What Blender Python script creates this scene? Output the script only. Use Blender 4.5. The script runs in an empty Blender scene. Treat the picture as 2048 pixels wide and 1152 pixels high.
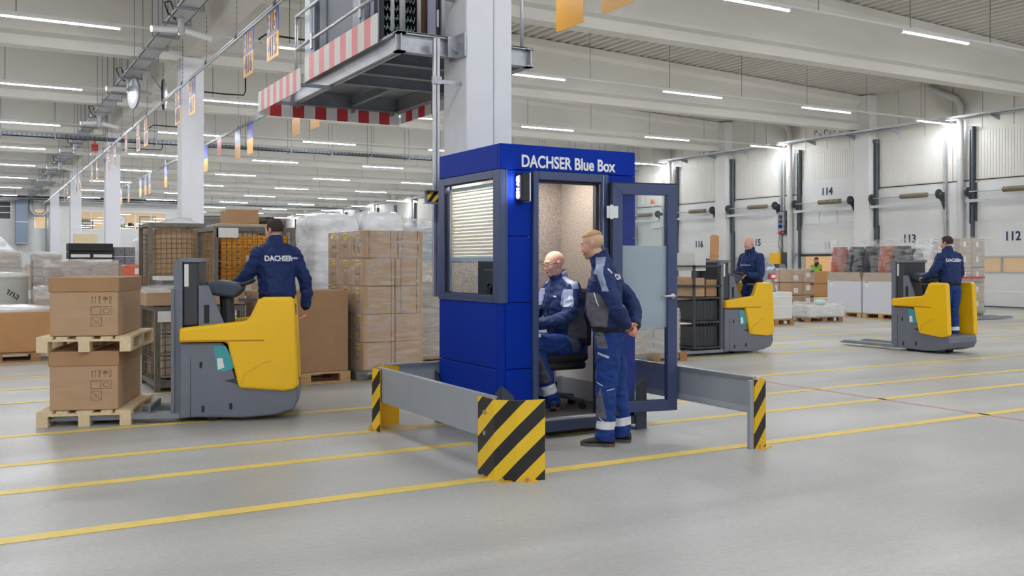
import bpy, bmesh, math, random
from mathutils import Vector, Matrix, noise
from mathutils.bvhtree import BVHTree
S = bpy.context.scene
COL = S.collection
rnd = random.Random(7)
PI = math.pi
R = math.radians

# ------------------------------------------------------------------ camera, world, exposure
cam = bpy.data.cameras.new('camera'); cam_o = bpy.data.objects.new('camera', cam); COL.objects.link(cam_o)
cam_o.location = (0, 0, 1.55); cam_o.rotation_euler = (R(90), 0, R(-29.76))
cam.sensor_width = 36; cam.lens = 1878.6/2048*36; cam.shift_y = -50/2048; cam.clip_end = 400
S.camera = cam_o
W = bpy.data.worlds.new('world'); S.world = W; W.use_nodes = True
W.node_tree.nodes['Background'].inputs[0].default_value = (0.92, 0.95, 1, 1)
W.node_tree.nodes['Background'].inputs[1].default_value = 0.6
vs = S.view_settings; vs.view_transform = 'Standard'; vs.look = 'None'; vs.gamma = 1; vs.exposure = 0.3; vs.use_curve_mapping = False
S.cycles.max_bounces = 8; S.cycles.diffuse_bounces = 5; S.cycles.glossy_bounces = 3
S.cycles.transmission_bounces = 6; S.cycles.transparent_max_bounces = 14
S.cycles.caustics_reflective = False; S.cycles.caustics_refractive = False
S.cycles.sample_clamp_indirect = 6.0
S.cycles.use_denoising = True
LAMP = 170.0      # strength of the luminous tubes

# ------------------------------------------------------------------ helpers
def lin(c):
    return tuple((x/255/12.92 if x/255 <= .04045 else ((x/255+.055)/1.055)**2.4) for x in c) + (1,)

class MB:
    def __init__(s): s.v = []; s.f = []; s.m = []
    def add(s, v, f, mi=0):
        b = len(s.v); s.v += [tuple(p) for p in v]; s.f += [tuple(i+b for i in q) for q in f]; s.m += [mi]*len(f); return s
    def box(s, x0, y0, z0, x1, y1, z1, mi=0):
        return s.add([(x0,y0,z0),(x1,y0,z0),(x1,y1,z0),(x0,y1,z0),(x0,y0,z1),(x1,y0,z1),(x1,y1,z1),(x0,y1,z1)],
                     [(3,2,1,0),(4,5,6,7),(0,1,5,4),(1,2,6,5),(2,3,7,6),(3,0,4,7)], mi)
    def obox(s, c, d, rot=None, mi=0):
        h = [x/2 for x in d]; m = rot if rot is not None else Matrix.Identity(3); c = Vector(c)
        vs_ = [c + m @ Vector((a*h[0], b*h[1], e*h[2])) for e in (-1,1) for a, b in ((-1,-1),(1,-1),(1,1),(-1,1))]
        return s.add(vs_, [(3,2,1,0),(4,5,6,7),(0,1,5,4),(1,2,6,5),(2,3,7,6),(3,0,4,7)], mi)
    def bar(s, p0, p1, w, h, mi=0, up=(0,0,1)):
        p0 = Vector(p0); p1 = Vector(p1); d = (p1-p0); L = d.length; x = d.normalized(); u = Vector(up)
        if abs(x.dot(u)) > .98: u = Vector((1,0,0))
        y = u.cross(x).normalized(); z = x.cross(y)
        return s.obox((p0+p1)/2, (L, w, h), Matrix((x, y, z)).transposed(), mi)
    def prism(s, poly, a0, a1, plane='xz', mi=0):
        n = len(poly)
        def P(u, w, a): return {'xz': (u, a, w), 'xy': (u, w, a), 'yz': (a, u, w)}[plane]
        v = [P(u, w, a0) for u, w in poly] + [P(u, w, a1) for u, w in poly]
        area = sum(poly[i][0]*poly[(i+1) % n][1]-poly[(i+1) % n][0]*poly[i][1] for i in range(n))
        fl = (area > 0) ^ (plane != 'xz') ^ (a1 < a0)
        f = [tuple(range(n)), tuple(range(2*n-1, n-1, -1))] + [(i, n+i, n+(i+1) % n, (i+1) % n) for i in range(n)]
        if not fl: f = [tuple(reversed(q)) for q in f]
        return s.add(v, f, mi)
    def cyl(s, p0, p1, r, n=10, r2=None, mi=0, caps=True):
        p0 = Vector(p0); p1 = Vector(p1); r2 = r if r2 is None else r2
        d = (p1-p0).normalized(); u = Vector((0,0,1)) if abs(d.z) < .9 else Vector((1,0,0))
        a = d.cross(u).normalized(); b = d.cross(a)
        v = []; 
        for p, q in ((p0, r), (p1, r2)):
            v += [p + (a*math.cos(t*2*PI/n)+b*math.sin(t*2*PI/n))*q for t in range(n)]
        f = [(i, (i+1) % n, n+(i+1) % n, n+i) for i in range(n)]
        if caps: f += [tuple(reversed(range(n))), tuple(range(n, 2*n))]
        f = [tuple(reversed(q)) for q in f]
        return s.add(v, f, mi)
    def tube(s, pts, r, n=8, mi=0, close=False):
        pts = [Vector(p) for p in pts]; k = len(pts); v = []; prev = None
        for i, p in enumerate(pts):
            if close: d = (pts[(i+1) % k]-pts[i-1])
            else: d = pts[min(i+1, k-1)]-pts[max(i-1, 0)]
            d.normalize()
            if prev is None:
                u = Vector((0,0,1)) if abs(d.z) < .9 else Vector((1,0,0)); a = d.cross(u).normalized()
            else: a = (prev - d*prev.dot(d)).normalized()
            prev = a; b = d.cross(a); rr = r[i] if isinstance(r, (list, tuple)) else r
            v += [p + (a*math.cos(t*2*PI/n)+b*math.sin(t*2*PI/n))*rr for t in range(n)]
        f = []
        for i in range(k if close else k-1):
            j = (i+1) % k
            f += [(i*n+(t+1) % n, i*n+t, j*n+t, j*n+(t+1) % n) for t in range(n)]
        if not close: f += [tuple(range(n)), tuple(reversed(range((k-1)*n, k*n)))]
        return s.add(v, f, mi)
    def ell(s, c, r, nu=14, nv=9, mi=0, rot=None):
        c = Vector(c); rx, ry, rz = (r, r, r) if not isinstance(r, (tuple, list)) else r
        m = rot if rot is not None else Matrix.Identity(3)
        v = [c + m @ Vector((0,0,-rz))]
        for j in range(1, nv):
            t = -PI/2+PI*j/nv
            v += [c + m @ Vector((rx*math.cos(t)*math.cos(2*PI*i/nu), ry*math.cos(t)*math.sin(2*PI*i/nu), rz*math.sin(t))) for i in range(nu)]
        v.append(c + m @ Vector((0,0,rz)))
        f = [(0, 1+(i+1) % nu, 1+i) for i in range(nu)]
        for j in range(nv-2):
            b = 1+j*nu; f += [(b+i, b+(i+1) % nu, b+nu+(i+1) % nu, b+nu+i) for i in range(nu)]
        b = 1+(nv-2)*nu; f += [(b+i, b+(i+1) % nu, len(v)-1) for i in range(nu)]
        return s.add(v, f, mi)
    def lathe(s, prof, n=16, mi=0, c=(0,0,0)):
        v = []; k = len(prof)
        for r, z in prof: v += [(c[0]+r*math.cos(2*PI*i/n), c[1]+r*math.sin(2*PI*i/n), c[2]+z) for i in range(n)]
        f = [(j*n+i, j*n+(i+1) % n, (j+1)*n+(i+1) % n, (j+1)*n+i) for j in range(k-1) for i in range(n)]
        f += [tuple(reversed(range(n))), tuple(range((k-1)*n, k*n))]
        return s.add(v, f, mi)
    def mesh(s, name, mats, smooth=False):
        me = bpy.data.meshes.new(name); me.from_pydata(s.v, [], s.f)
        for m in (mats if isinstance(mats, (list, tuple)) else [mats]): me.materials.append(m)
        if any(s.m): me.polygons.foreach_set('material_index', s.m)
        if smooth: me.polygons.foreach_set('use_smooth', [True]*len(me.polygons))
        me.update(); return me
    def build(s, name, mats, parent=None, smooth=False, bevel=0, seg=1, **k):
        return put(name, s.mesh(name, mats, smooth), parent, bevel, seg, **k)

def put(name, me, parent=None, bevel=0, seg=1, loc=None, rz=None, label=None, cat=None, group=None, kind=None):
    o = bpy.data.objects.new(name, me); COL.objects.link(o)
    if parent is not None: o.parent = parent
    if loc is not None: o.location = loc
    if rz is not None: o.rotation_euler = (0, 0, rz)
    if bevel:
        b = o.modifiers.new('bevel', 'BEVEL'); b.width = bevel; b.segments = seg; b.limit_method = 'ANGLE'; b.angle_limit = R(40); b.harden_normals = False
    return tag(o, label, cat, group, kind)

def tag(o, label=None, cat=None, group=None, kind=None):
    if label: o['label'] = label
    if cat: o['category'] = cat
    if group: o['group'] = group
    if kind: o['kind'] = kind
    return o

def thing(name, label, cat, loc=(0,0,0), rz=0, group=None):
    o = bpy.data.objects.new(name, None); COL.objects.link(o); o.empty_display_size = .1
    o.location = loc; o.rotation_euler = (0, 0, rz)
    return tag(o, label, cat, group)

def dup(root, loc=None, rz=None, label=None, group=None, parent=None):
    r = root.copy(); COL.objects.link(r)
    if loc is not None: r.location = loc
    if rz is not None: r.rotation_euler = (0, 0, rz)
    if label: r['label'] = label
    if group: r['group'] = group
    for ch in list(root.children):
        c = ch.copy(); COL.objects.link(c); c.parent = r
        for g in list(ch.children):
            d = g.copy(); COL.objects.link(d); d.parent = c
    return r

# ------------------------------------------------------------------ materials
def mat(name, col, rough=.6, metal=0, var=0, vs_=6, bump=0, bs=60, emit=0, spec=.5, stretch=(1,1,1), coat=0, alpha=1, ecol=None, sheen=0):
    m = bpy.data.materials.new(name); m.use_nodes = True; nt = m.node_tree; b = nt.nodes['Principled BSDF']
    c = lin(col)
    b.inputs['Base Color'].default_value = c; b.inputs['Roughness'].default_value = rough; b.inputs['Metallic'].default_value = metal
    b.inputs['Specular IOR Level'].default_value = spec
    if coat: b.inputs['Coat Weight'].default_value = coat
    if sheen: b.inputs['Sheen Weight'].default_value = sheen
    if alpha < 1: b.inputs['Alpha'].default_value = alpha
    if emit:
        b.inputs['Emission Color'].default_value = lin(ecol or col); b.inputs['Emission Strength'].default_value = emit
    if var or bump:
        tc = nt.nodes.new('ShaderNodeTexCoord'); mp = nt.nodes.new('ShaderNodeMapping'); mp.inputs['Scale'].default_value = stretch
        nt.links.new(tc.outputs['Object'], mp.inputs[0])
    if var:
        n = nt.nodes.new('ShaderNodeTexNoise'); n.inputs['Scale'].default_value = vs_; n.inputs['Detail'].default_value = 5
        nt.links.new(mp.outputs[0], n.inputs['Vector'])
        r = nt.nodes.new('ShaderNodeValToRGB'); e = r.color_ramp.elements
        e[0].position = .3; e[1].position = .7
        e[0].color = tuple(x*(1-var) for x in c[:3])+(1,); e[1].color = tuple(min(1, x*(1+var)) for x in c[:3])+(1,)
        nt.links.new(n.outputs['Fac'], r.inputs[0]); nt.links.new(r.outputs[0], b.inputs['Base Color'])
    if bump:
        n2 = nt.nodes.new('ShaderNodeTexNoise'); n2.inputs['Scale'].default_value = bs; n2.inputs['Detail'].default_value = 4
        nt.links.new(mp.outputs[0], n2.inputs['Vector'])
        bp = nt.nodes.new('ShaderNodeBump'); bp.inputs['Strength'].default_value = bump; bp.inputs['Distance'].default_value = .02
        nt.links.new(n2.outputs['Fac'], bp.inputs['Height']); nt.links.new(bp.outputs[0], b.inputs['Normal'])
    return m

def glass(name, tint=(255,255,255), rough=0, refl=.12, dens=0, dcol=(230,235,235)):
    """thin pane: transparent with a little mirror, optionally a milky share"""
    m = bpy.data.materials.new(name); m.use_nodes = True; nt = m.node_tree; nt.nodes.clear()
    out = nt.nodes.new('ShaderNodeOutputMaterial'); tr = nt.nodes.new('ShaderNodeBsdfTransparent'); tr.inputs[0].default_value = lin(tint)
    gl = nt.nodes.new('ShaderNodeBsdfGlossy'); gl.inputs['Roughness'].default_value = rough
    mx = nt.nodes.new('ShaderNodeMixShader'); lw = nt.nodes.new('ShaderNodeLayerWeight'); lw.inputs[0].default_value = refl
    pw = nt.nodes.new('ShaderNodeMath'); pw.operation = 'POWER'; pw.inputs[1].default_value = 4; ml = nt.nodes.new('ShaderNodeMath'); ml.operation = 'MULTIPLY_ADD'; ml.inputs[1].default_value = .5; ml.inputs[2].default_value = refl*.25
    nt.links.new(lw.outputs['Facing'], pw.inputs[0]); nt.links.new(pw.outputs[0], ml.inputs[0]); nt.links.new(ml.outputs[0], mx.inputs[0]); nt.links.new(tr.outputs[0], mx.inputs[1]); nt.links.new(gl.outputs[0], mx.inputs[2])
    last = mx
    if dens:
        df = nt.nodes.new('ShaderNodeBsdfDiffuse'); df.inputs[0].default_value = lin(dcol)
        m2 = nt.nodes.new('ShaderNodeMixShader'); m2.inputs[0].default_value = dens
        nt.links.new(mx.outputs[0], m2.inputs[1]); nt.links.new(df.outputs[0], m2.inputs[2]); last = m2
    nt.links.new(last.outputs[0], out.inputs[0]); return m

def film(name, lo, hi, col=(240,242,246), sc=5, seed=0, stretch=(.8,.8,3.2)):
    """stretch film: creased, partly clear"""
    m = bpy.data.materials.new(name); m.use_nodes = True; nt = m.node_tree; b = nt.nodes['Principled BSDF']; out = nt.nodes['Material Output']
    b.inputs['Base Color'].default_value = lin(col); b.inputs['Roughness'].default_value = .2; b.inputs['Specular IOR Level'].default_value = .8
    tc = nt.nodes.new('ShaderNodeTexCoord'); mp = nt.nodes.new('ShaderNodeMapping'); mp.inputs['Location'].default_value = (seed, seed*2, 0); mp.inputs['Scale'].default_value = stretch
    nt.links.new(tc.outputs['Object'], mp.inputs[0])
    n = nt.nodes.new('ShaderNodeTexNoise'); n.inputs['Scale'].default_value = sc; n.inputs['Detail'].default_value = 6; n.inputs['Distortion'].default_value = .35
    nt.links.new(mp.outputs[0], n.inputs['Vector'])
    r = nt.nodes.new('ShaderNodeMapRange'); r.inputs[1].default_value = .35; r.inputs[2].default_value = .68; r.inputs[3].default_value = lo; r.inputs[4].default_value = hi
    nt.links.new(n.outputs['Fac'], r.inputs[0])
    bp = nt.nodes.new('ShaderNodeBump'); bp.inputs['Strength'].default_value = .7; bp.inputs['Distance'].default_value = .03
    nt.links.new(n.outputs['Fac'], bp.inputs['Height']); nt.links.new(bp.outputs[0], b.inputs['Normal'])
    tr = nt.nodes.new('ShaderNodeBsdfTransparent'); mx = nt.nodes.new('ShaderNodeMixShader')
    nt.links.new(r.outputs[0], mx.inputs[0]); nt.links.new(tr.outputs[0], mx.inputs[1]); nt.links.new(b.outputs[0], mx.inputs[2])
    nt.links.new(mx.outputs[0], out.inputs[0]); return m

def stripes(name, c0, c1, vec, period, off=0, rough=.45, duty=.5):
    """painted stripes: object space, fract(dot(p,vec)/period)"""
    m = bpy.data.materials.new(name); m.use_nodes = True; nt = m.node_tree; b = nt.nodes['Principled BSDF']; b.inputs['Roughness'].default_value = rough
    tc = nt.nodes.new('ShaderNodeTexCoord'); d = nt.nodes.new('ShaderNodeVectorMath'); d.operation = 'DOT_PRODUCT'; d.inputs[1].default_value = vec
    nt.links.new(tc.outputs['Object'], d.inputs[0])
    a = nt.nodes.new('ShaderNodeMath'); a.operation = 'MULTIPLY_ADD'; a.inputs[1].default_value = 1/period; a.inputs[2].default_value = off
    nt.links.new(d.outputs['Value'], a.inputs[0])
    fr = nt.nodes.new('ShaderNodeMath'); fr.operation = 'FRACT'; nt.links.new(a.outputs[0], fr.inputs[0])
    g = nt.nodes.new('ShaderNodeMath'); g.operation = 'GREATER_THAN'; g.inputs[1].default_value = duty; nt.links.new(fr.outputs[0], g.inputs[0])
    mx = nt.nodes.new('ShaderNodeMix'); mx.data_type = 'RGBA'; mx.inputs[6].default_value = lin(c0); mx.inputs[7].default_value = lin(c1)
    nt.links.new(g.outputs[0], mx.inputs[0]); nt.links.new(mx.outputs[2], b.inputs['Base Color']); return m

def floor_material():
    m = bpy.data.materials.new('polished_concrete'); m.use_nodes = True; nt = m.node_tree; b = nt.nodes['Principled BSDF']
    tc = nt.nodes.new('ShaderNodeTexCoord')
    def N(sc, det, st, rot=0, dist=0):
        mp = nt.nodes.new('ShaderNodeMapping'); mp.inputs['Scale'].default_value = st; mp.inputs['Rotation'].default_value = (0,0,rot)
        nt.links.new(tc.outputs['Object'], mp.inputs[0]); n = nt.nodes.new('ShaderNodeTexNoise'); n.inputs['Scale'].default_value = sc; n.inputs['Detail'].default_value = det
        n.inputs['Distortion'].default_value = dist; nt.links.new(mp.outputs[0], n.inputs['Vector']); return n
    def ramp(n, p0, c0, p1, c1):
        r = nt.nodes.new('ShaderNodeValToRGB'); e = r.color_ramp.elements; e[0].position = p0; e[1].position = p1; e[0].color = c0; e[1].color = c1
        nt.links.new(n.outputs['Fac'], r.inputs[0]); return r
    a = ramp(N(.5, 6, (1,1,1)), .3, lin((184,184,182)), .72, lin((208,207,204)))
    s_ = ramp(N(.55, 5, (.25,1.6,1), R(4), .6), .38, (.80,.79,.78,1), .66, (1.04,1.04,1.03,1))    # long scuffs left by wheels
    f = ramp(N(26, 4, (1,1,1)), .35, (.94,.94,.94,1), .65, (1.04,1.04,1.04,1))
    m1 = nt.nodes.new('ShaderNodeMix'); m1.data_type = 'RGBA'; m1.blend_type = 'MULTIPLY'; m1.inputs[0].default_value = 1
    nt.links.new(a.outputs[0], m1.inputs[6]); nt.links.new(s_.outputs[0], m1.inputs[7])
    m2 = nt.nodes.new('ShaderNodeMix'); m2.data_type = 'RGBA'; m2.blend_type = 'MULTIPLY'; m2.inputs[0].default_value = 1
    nt.links.new(m1.outputs[2], m2.inputs[6]); nt.links.new(f.outputs[0], m2.inputs[7])
    nt.links.new(m2.outputs[2], b.inputs['Base Color'])
    mr = nt.nodes.new('ShaderNodeMapRange'); mr.inputs[3].default_value = .3; mr.inputs[4].default_value = .5
    nt.links.new(N(1.1, 4, (1,1,1)).outputs['Fac'], mr.inputs[0]); nt.links.new(mr.outputs[0], b.inputs['Roughness'])
    b.inputs['Specular IOR Level'].default_value = .35
    return m

M = {}
M['floor'] = floor_material()
M['yellow_line'] = mat('yellow_line', (240,210,104), .5, var=.06, vs_=9)
M['red_line'] = mat('red_line', (216,160,158), .5, var=.08, vs_=9)
M['beam'] = mat('painted_concrete', (222,219,212), .75, var=.045, vs_=1.6, bump=.05, bs=12, stretch=(.35,1,1.6))
M['beamL'] = mat('painted_concrete_column', (229,230,236), .7, var=.02, vs_=3, bump=.06, bs=40)
M['deck'] = mat('coated_steel_deck', (206,202,194), .5, var=.02)
M['dark_gap'] = mat('dark_gap', (60,60,62), .8)
M['wall'] = mat('painted_wall', (226,226,224), .7, var=.02, vs_=1)
M['panel'] = mat('sandwich_panel', (222,219,211), .55, var=.02, vs_=2)
M['ribbed'] = mat('ribbed_panel', (228,226,220), .5, var=.02, vs_=2)
M['doorw'] = mat('dock_door_panel', (224,225,224), .5, var=.015, vs_=3)
M['galv'] = mat('galvanised_steel', (172,175,182), .42, .45, var=.12, vs_=14, bump=.04, bs=70)
M['galvl'] = mat('galvanised_light', (188,190,193), .4, .5, var=.06, vs_=10)
M['galvd'] = mat('dark_galvanised', (142,148,158), .5, .25, var=.1, vs_=8)
M['alu'] = mat('aluminium', (196,198,202), .32, .8)
M['trackg'] = mat('track_grey', (92,100,108), .5, .2)
M['darkbase'] = mat('seam_base', (120,118,114), .8)
M['trackd'] = mat('dark_track', (64,68,72), .5, .3)
M['white'] = mat('white_plastic', (236,237,238), .45)
M['offwhite'] = mat('off_white', (222,221,216), .6, var=.03)
M['black'] = mat('black_plastic', (26,27,30), .5)
M['dkgrey'] = mat('dark_grey_plastic', (62,64,70), .5)
M['grey'] = mat('grey_plastic', (128,131,138), .5, var=.04)
M['tube'] = mat('luminous_tube', (255,255,255), .5, emit=LAMP, ecol=(246,250,255))
M['blue'] = mat('booth_blue', (0,46,158), .55, spec=.12, var=.02, vs_=2)
def region_mat(name, cols, rough, edges=None, bump=.5, bs=16, var=.12, sheen=0, bdist=.03):
    """one cloth/skin skin, coloured by vertex fields r1, r2 ... (positive = inside that piece of cloth)"""
    m = mat(name, cols[0], rough[0], var=var, vs_=9, bump=bump, bs=bs, sheen=sheen); nt = m.node_tree; b = nt.nodes['Principled BSDF']
    for n in nt.nodes:
        if n.type == 'BUMP': n.inputs['Distance'].default_value = bdist
    last = b.inputs['Base Color'].links[0].from_socket if b.inputs['Base Color'].links else None
    rv = nt.nodes.new('ShaderNodeValue'); rv.outputs[0].default_value = rough[0]; lr = rv.outputs[0]
    for i, c in enumerate(cols[1:]):
        a = nt.nodes.new('ShaderNodeAttribute'); a.attribute_name = 'r%d' % (i+1)
        g = nt.nodes.new('ShaderNodeMapRange'); e = (edges or [.0006]*9)[i]; g.inputs[1].default_value = -e; g.inputs[2].default_value = e; nt.links.new(a.outputs['Fac'], g.inputs[0])
        x = nt.nodes.new('ShaderNodeMix'); x.data_type = 'RGBA'; nt.links.new(g.outputs[0], x.inputs[0]); nt.links.new(last, x.inputs[6]); x.inputs[7].default_value = lin(c); last = x.outputs[2]
        y = nt.nodes.new('ShaderNodeMix'); nt.links.new(g.outputs[0], y.inputs[0]); nt.links.new(lr, y.inputs[2]); y.inputs[3].default_value = rough[i+1]; lr = y.outputs[0]
    nt.links.new(last, b.inputs['Base Color']); nt.links.new(lr, b.inputs['Roughness']); return m
M['seam'] = mat('booth_seam', (24,86,196), .4)
M['frame'] = mat('blue_grey_frame', (66,78,116), .35, spec=.4)
M['framedk'] = mat('gasket', (30,33,46), .6)
M['felt'] = mat('grey_felt', (140,132,126), .95, var=.32, vs_=70, bump=.3, bs=120)
M['feltmat'] = mat('dark_mat', (78,72,70), .7, var=.1, vs_=12)
M['glass'] = glass('clear_glass', (246,250,250), 0, .12)
M['frost'] = glass('frosted_film', (200,212,220), .3, .1, dens=.62, dcol=(196,210,220))
M['haz'] = stripes('hazard_yellow_black', (248,205,44), (38,36,38), (.75,-.75,-1), .25, .33)
M['hazr'] = stripes('hazard_yellow_black_b', (238,190,20), (30,30,32), (1,.4,-.8), .21, .1)
M['hyellow'] = mat('hazard_yellow', (244,186,30), .45)
M['railgrey'] = mat('rail_grey', (160,166,176), .4, 0, var=.03, vs_=5)
M['slate'] = mat('slate_steel', (66,76,90), .5, .3)
M['redw'] = mat('red_reflective', (206,58,62), .5)
M['redp'] = mat('pale_red', (226,128,130), .5)
M['signblue'] = mat('sign_blue', (44,56,138), .4)
M['signyel'] = mat('sign_yellow', (238,168,28), .4)
M['signred'] = mat('sign_red', (214,72,76), .45)
M['navy'] = mat('navy_print', (22,36,92), .5)
M['carton'] = mat('cardboard', (190,158,126), .8, var=.05, vs_=5, bump=.05, bs=90, stretch=(1,1,4))
M['cartonb'] = mat('cardboard_brown', (176,138,102), .8, var=.05, vs_=5, bump=.05, bs=90)
M['cartono'] = mat('cardboard_warm', (196,148,100), .8, var=.05, vs_=5, bump=.05, bs=90)
M['cartong'] = mat('cardboard_grey', (186,172,156), .8, var=.06, vs_=6)
M['wood'] = mat('pallet_wood', (206,168,120), .8, var=.16, vs_=5, stretch=(.4,6,6), bump=.1, bs=30)
M['woodd'] = mat('pallet_wood_aged', (168,128,88), .85, var=.2, vs_=5, stretch=(.4,6,6), bump=.1, bs=30)
M['woodp'] = mat('pallet_wood_pale', (230,208,172), .8, var=.08, vs_=5, stretch=(.4,6,6), bump=.1, bs=30)
M['paper'] = mat('paper_label', (238,238,238), .6)
M['yelabel'] = mat('yellow_label', (244,206,40), .5)
M['rust'] = mat('rusty_wire', (128,106,84), .75, .3, var=.25, vs_=30)
M['cageg'] = mat('worn_cage_steel', (122,118,110), .6, .5, var=.2, vs_=12)
M['orangepk'] = mat('orange_packages', (236,160,32), .45, var=.1, vs_=14)
M['film'] = film('stretch_film', .14, .5, sc=4)
M['filmd'] = film('stretch_film_dense', .55, .85, sc=2.2, seed=3)
M['filmc'] = film('stretch_film_clear', .03, .34, sc=5, seed=8)
M['truckg'] = mat('truck_grey', (118,122,136), .42, .1, var=.04, vs_=5)
M['trucky'] = mat('truck_yellow', (255,202,14), .3, coat=.4)
M['teal'] = mat('teal_accent', (70,164,172), .45)
M['jacket'] = region_mat('navy_jacket', [(17,42,96), (100,98,108), (28,27,34), (150,162,192)], [.75,.8,.9,.45])
M['trouser'] = region_mat('royal_blue_trousers', [(10,54,128), (92,94,108), (236,238,244)], [.8,.8,.45])
M['gpanel'] = mat('grey_fabric', (112,112,122), .8, var=.08, vs_=10, bump=.3, bs=16)
M['refl'] = mat('reflective_grey', (172,182,206), .5, var=.10, vs_=20, bump=.2, bs=30)
M['reflw'] = mat('reflective_white', (232,234,240), .45)
M['knit'] = mat('black_knit', (30,28,36), .9)
M['skin'] = region_mat('skin', [(222,174,152), (188,140,112), (190,118,108), (216,154,136), (208,172,142)], [.5,.7,.45,.5,.85], [.014,.003,.006,.022], bump=.08, bs=60, var=.05, bdist=.01)
M['skinp'] = mat('skin_pink', (222,160,142), .5, var=.05, vs_=14)
M['hair'] = mat('blond_hair', (196,158,120), .8, var=.15, vs_=60)
M['haird'] = mat('dark_hair', (58,44,38), .8, var=.15, vs_=60)
M['stubble'] = mat('stubble', (196,142,112), .7, var=.15, vs_=80)
M['lip'] = mat('lip', (196,118,108), .5)
M['eyew'] = mat('eye_white', (232,228,224), .3)
M['iris'] = mat('iris', (52,60,76), .3)
M['shoe'] = mat('shoe_black', (42,40,42), .7, bump=.2, bs=60)
M['sole'] = mat('shoe_sole', (92,88,88), .7)
M['shoered'] = mat('shoe_red', (206,62,64), .6)
M['seatf'] = mat('black_seat_fabric', (30,29,38), .85, bump=.2, bs=200)
M['terra'] = mat('terracotta', (178,104,82), .8, var=.08, vs_=8)
M['potb'] = mat('black_pot', (52,54,60), .5)
M['steelbox'] = mat('switch_box', (150,156,160), .45, .3)

def text_mesh(s, size, m, ext=.002, bold=.0, spacing=1.0, align='CENTER'):
    cu = bpy.data.curves.new('lettering', 'FONT'); cu.body = s; cu.size = size; cu.extrude = ext; cu.offset = bold
    cu.align_x = align; cu.align_y = 'CENTER'; cu.space_character = spacing; cu.resolution_u = 6 if size > .1 else 3
    o = bpy.data.objects.new('lettering_source', cu); COL.objects.link(o)
    dg = bpy.context.evaluated_depsgraph_get(); dg.update()
    me = bpy.data.meshes.new_from_object(o.evaluated_get(dg)); bpy.data.objects.remove(o); bpy.data.curves.remove(cu)
    me.materials.clear(); me.materials.append(m); return me

def lettering(s, size, m, loc, xdir, parent=None, up=(0,0,1), sx=1.0, **k):
    me = text_mesh(s, size, m, **k)
    x = Vector(xdir).normalized(); z = Vector(up).normalized(); n = x.cross(z)
    mm = Matrix((x*sx, z, n)).transposed().to_4x4(); mm.translation = Vector(loc)
    me.transform(mm); return put('lettering', me, parent)

ORD = ['first','second','third','fourth','fifth','sixth','seventh','eighth','ninth','tenth','eleventh','twelfth','thirteenth','fourteenth','fifteenth','sixteenth','seventeenth','eighteenth','nineteenth','twentieth']
# ------------------------------------------------------------------ hall: floor, roof, walls, columns, beams
X0, X1, XW = -13.0, 29.85, 29.85
YB, YE, YO = -12.0, 114.0, 80.0
def st(name, mb, m, parent=None, **k): return mb.build(name, m, parent, kind='structure', **k)
floor = st('floor', MB().box(X0, YB, -.2, 34.5, YE, 0), M['floor'])
def fline(x0, y0, x1, y1, m='yellow_line'):
    return MB().box(x0, y0, .001, x1, y1, .003).build('floor_marking', M[m], floor)
for Y in (8.15, 9.5, 11.75, 13.0, 14.3): fline(X0, Y-.055, 29, Y+.055)
fline(X0, 7.13, 3.72, 7.25); fline(4.6, 7.13, 29, 7.25)
fline(X0, 5.88, 29, 6.01)
for Y in (16.3, 18.6, 20.1, 22.0, 24.4): fline(X0, Y-.05, 29, Y+.05)
for k, X in enumerate((14.6, 17.3, 20.6, 25.8)): fline(X-.05, 15.2, X+.05, 60)
for X in (1.1, 4.6): fline(X-.05, 16.6, X+.05, 60)
fline(8.93, -2, 8.99, 26, 'red_line')

# sloping roof deck of trapezoidal steel, ribs along the hall
def roofz(x): return 8.78 - .0335*abs(x-4.7)
mb = MB(); v = []; p = .32; x = X0-.3; prof = []
while x < XW+.4:
    prof += [(x, .0), (x+.12, .0), (x+.16, .13), (x+.28, .13)]; x += p
for Yp in (YB, YE): v += [(a, Yp, roofz(a)+b+.02) for a, b in prof]
n = len(prof); mb.add(v, [(i, i+1, n+i+1, n+i) for i in range(n-1)])
ceiling = st('ceiling', mb, M['deck'])
MB().box(X0, YB, 9.2, XW+.5, YE, 9.3).build('roof_slab', M['offwhite'], ceiling)
for k, (hx, hy) in enumerate(((17.8, 19.9), (26.6, 19.6), (22.0, 12.2), (14.2, 20.6))):
    mb = MB(); z = roofz(hx)-.02; w = (.7, .7, .55, .22)[k]
    mb.box(hx-w, hy-w, z-.07, hx+w, hy+w, z); mb.box(hx-w*.8, hy-w*.8, z-.1, hx+w*.8, hy+w*.8, z-.07)
    mb.build('roof_hatch', M['white'], ceiling, bevel=.02)

BY = [8.9+7.85*k for k in range(-2, 14)]
def beam_mesh(xa, xb):
    mb = MB()
    pts = [xa, 4.7, xb] if xa < 4.7 < xb else [xa, xb]
    for a, b in zip(pts, pts[1:]):
        za, zb = roofz(a), roofz(b)
        prof = lambda z: [(-.2, 6.62), (.2, 6.62), (.2, 6.86), (.09, 7.0), (.09, z-.34), (.2, z-.22), (.2, z), (-.2, z), (-.2, z-.22), (-.09, z-.34), (-.09, 7.0), (-.2, 6.86)]
        pa, pb = prof(za), prof(zb); k = len(pa)
        mb.add([(a, y, z) for y, z in pa]+[(b, y, z) for y, z in pb],
               [(i, (i+1) % k, k+(i+1) % k, k+i) for i in range(k)]+[tuple(range(k)), tuple(range(2*k-1, k-1, -1))])
    return mb
bm_ = beam_mesh(X0, XW+.1).mesh('roof_beam', M['beam'])
for Y in BY: put('roof_beam', bm_, None, loc=(0, Y+.2, 0), kind='structure')
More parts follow.
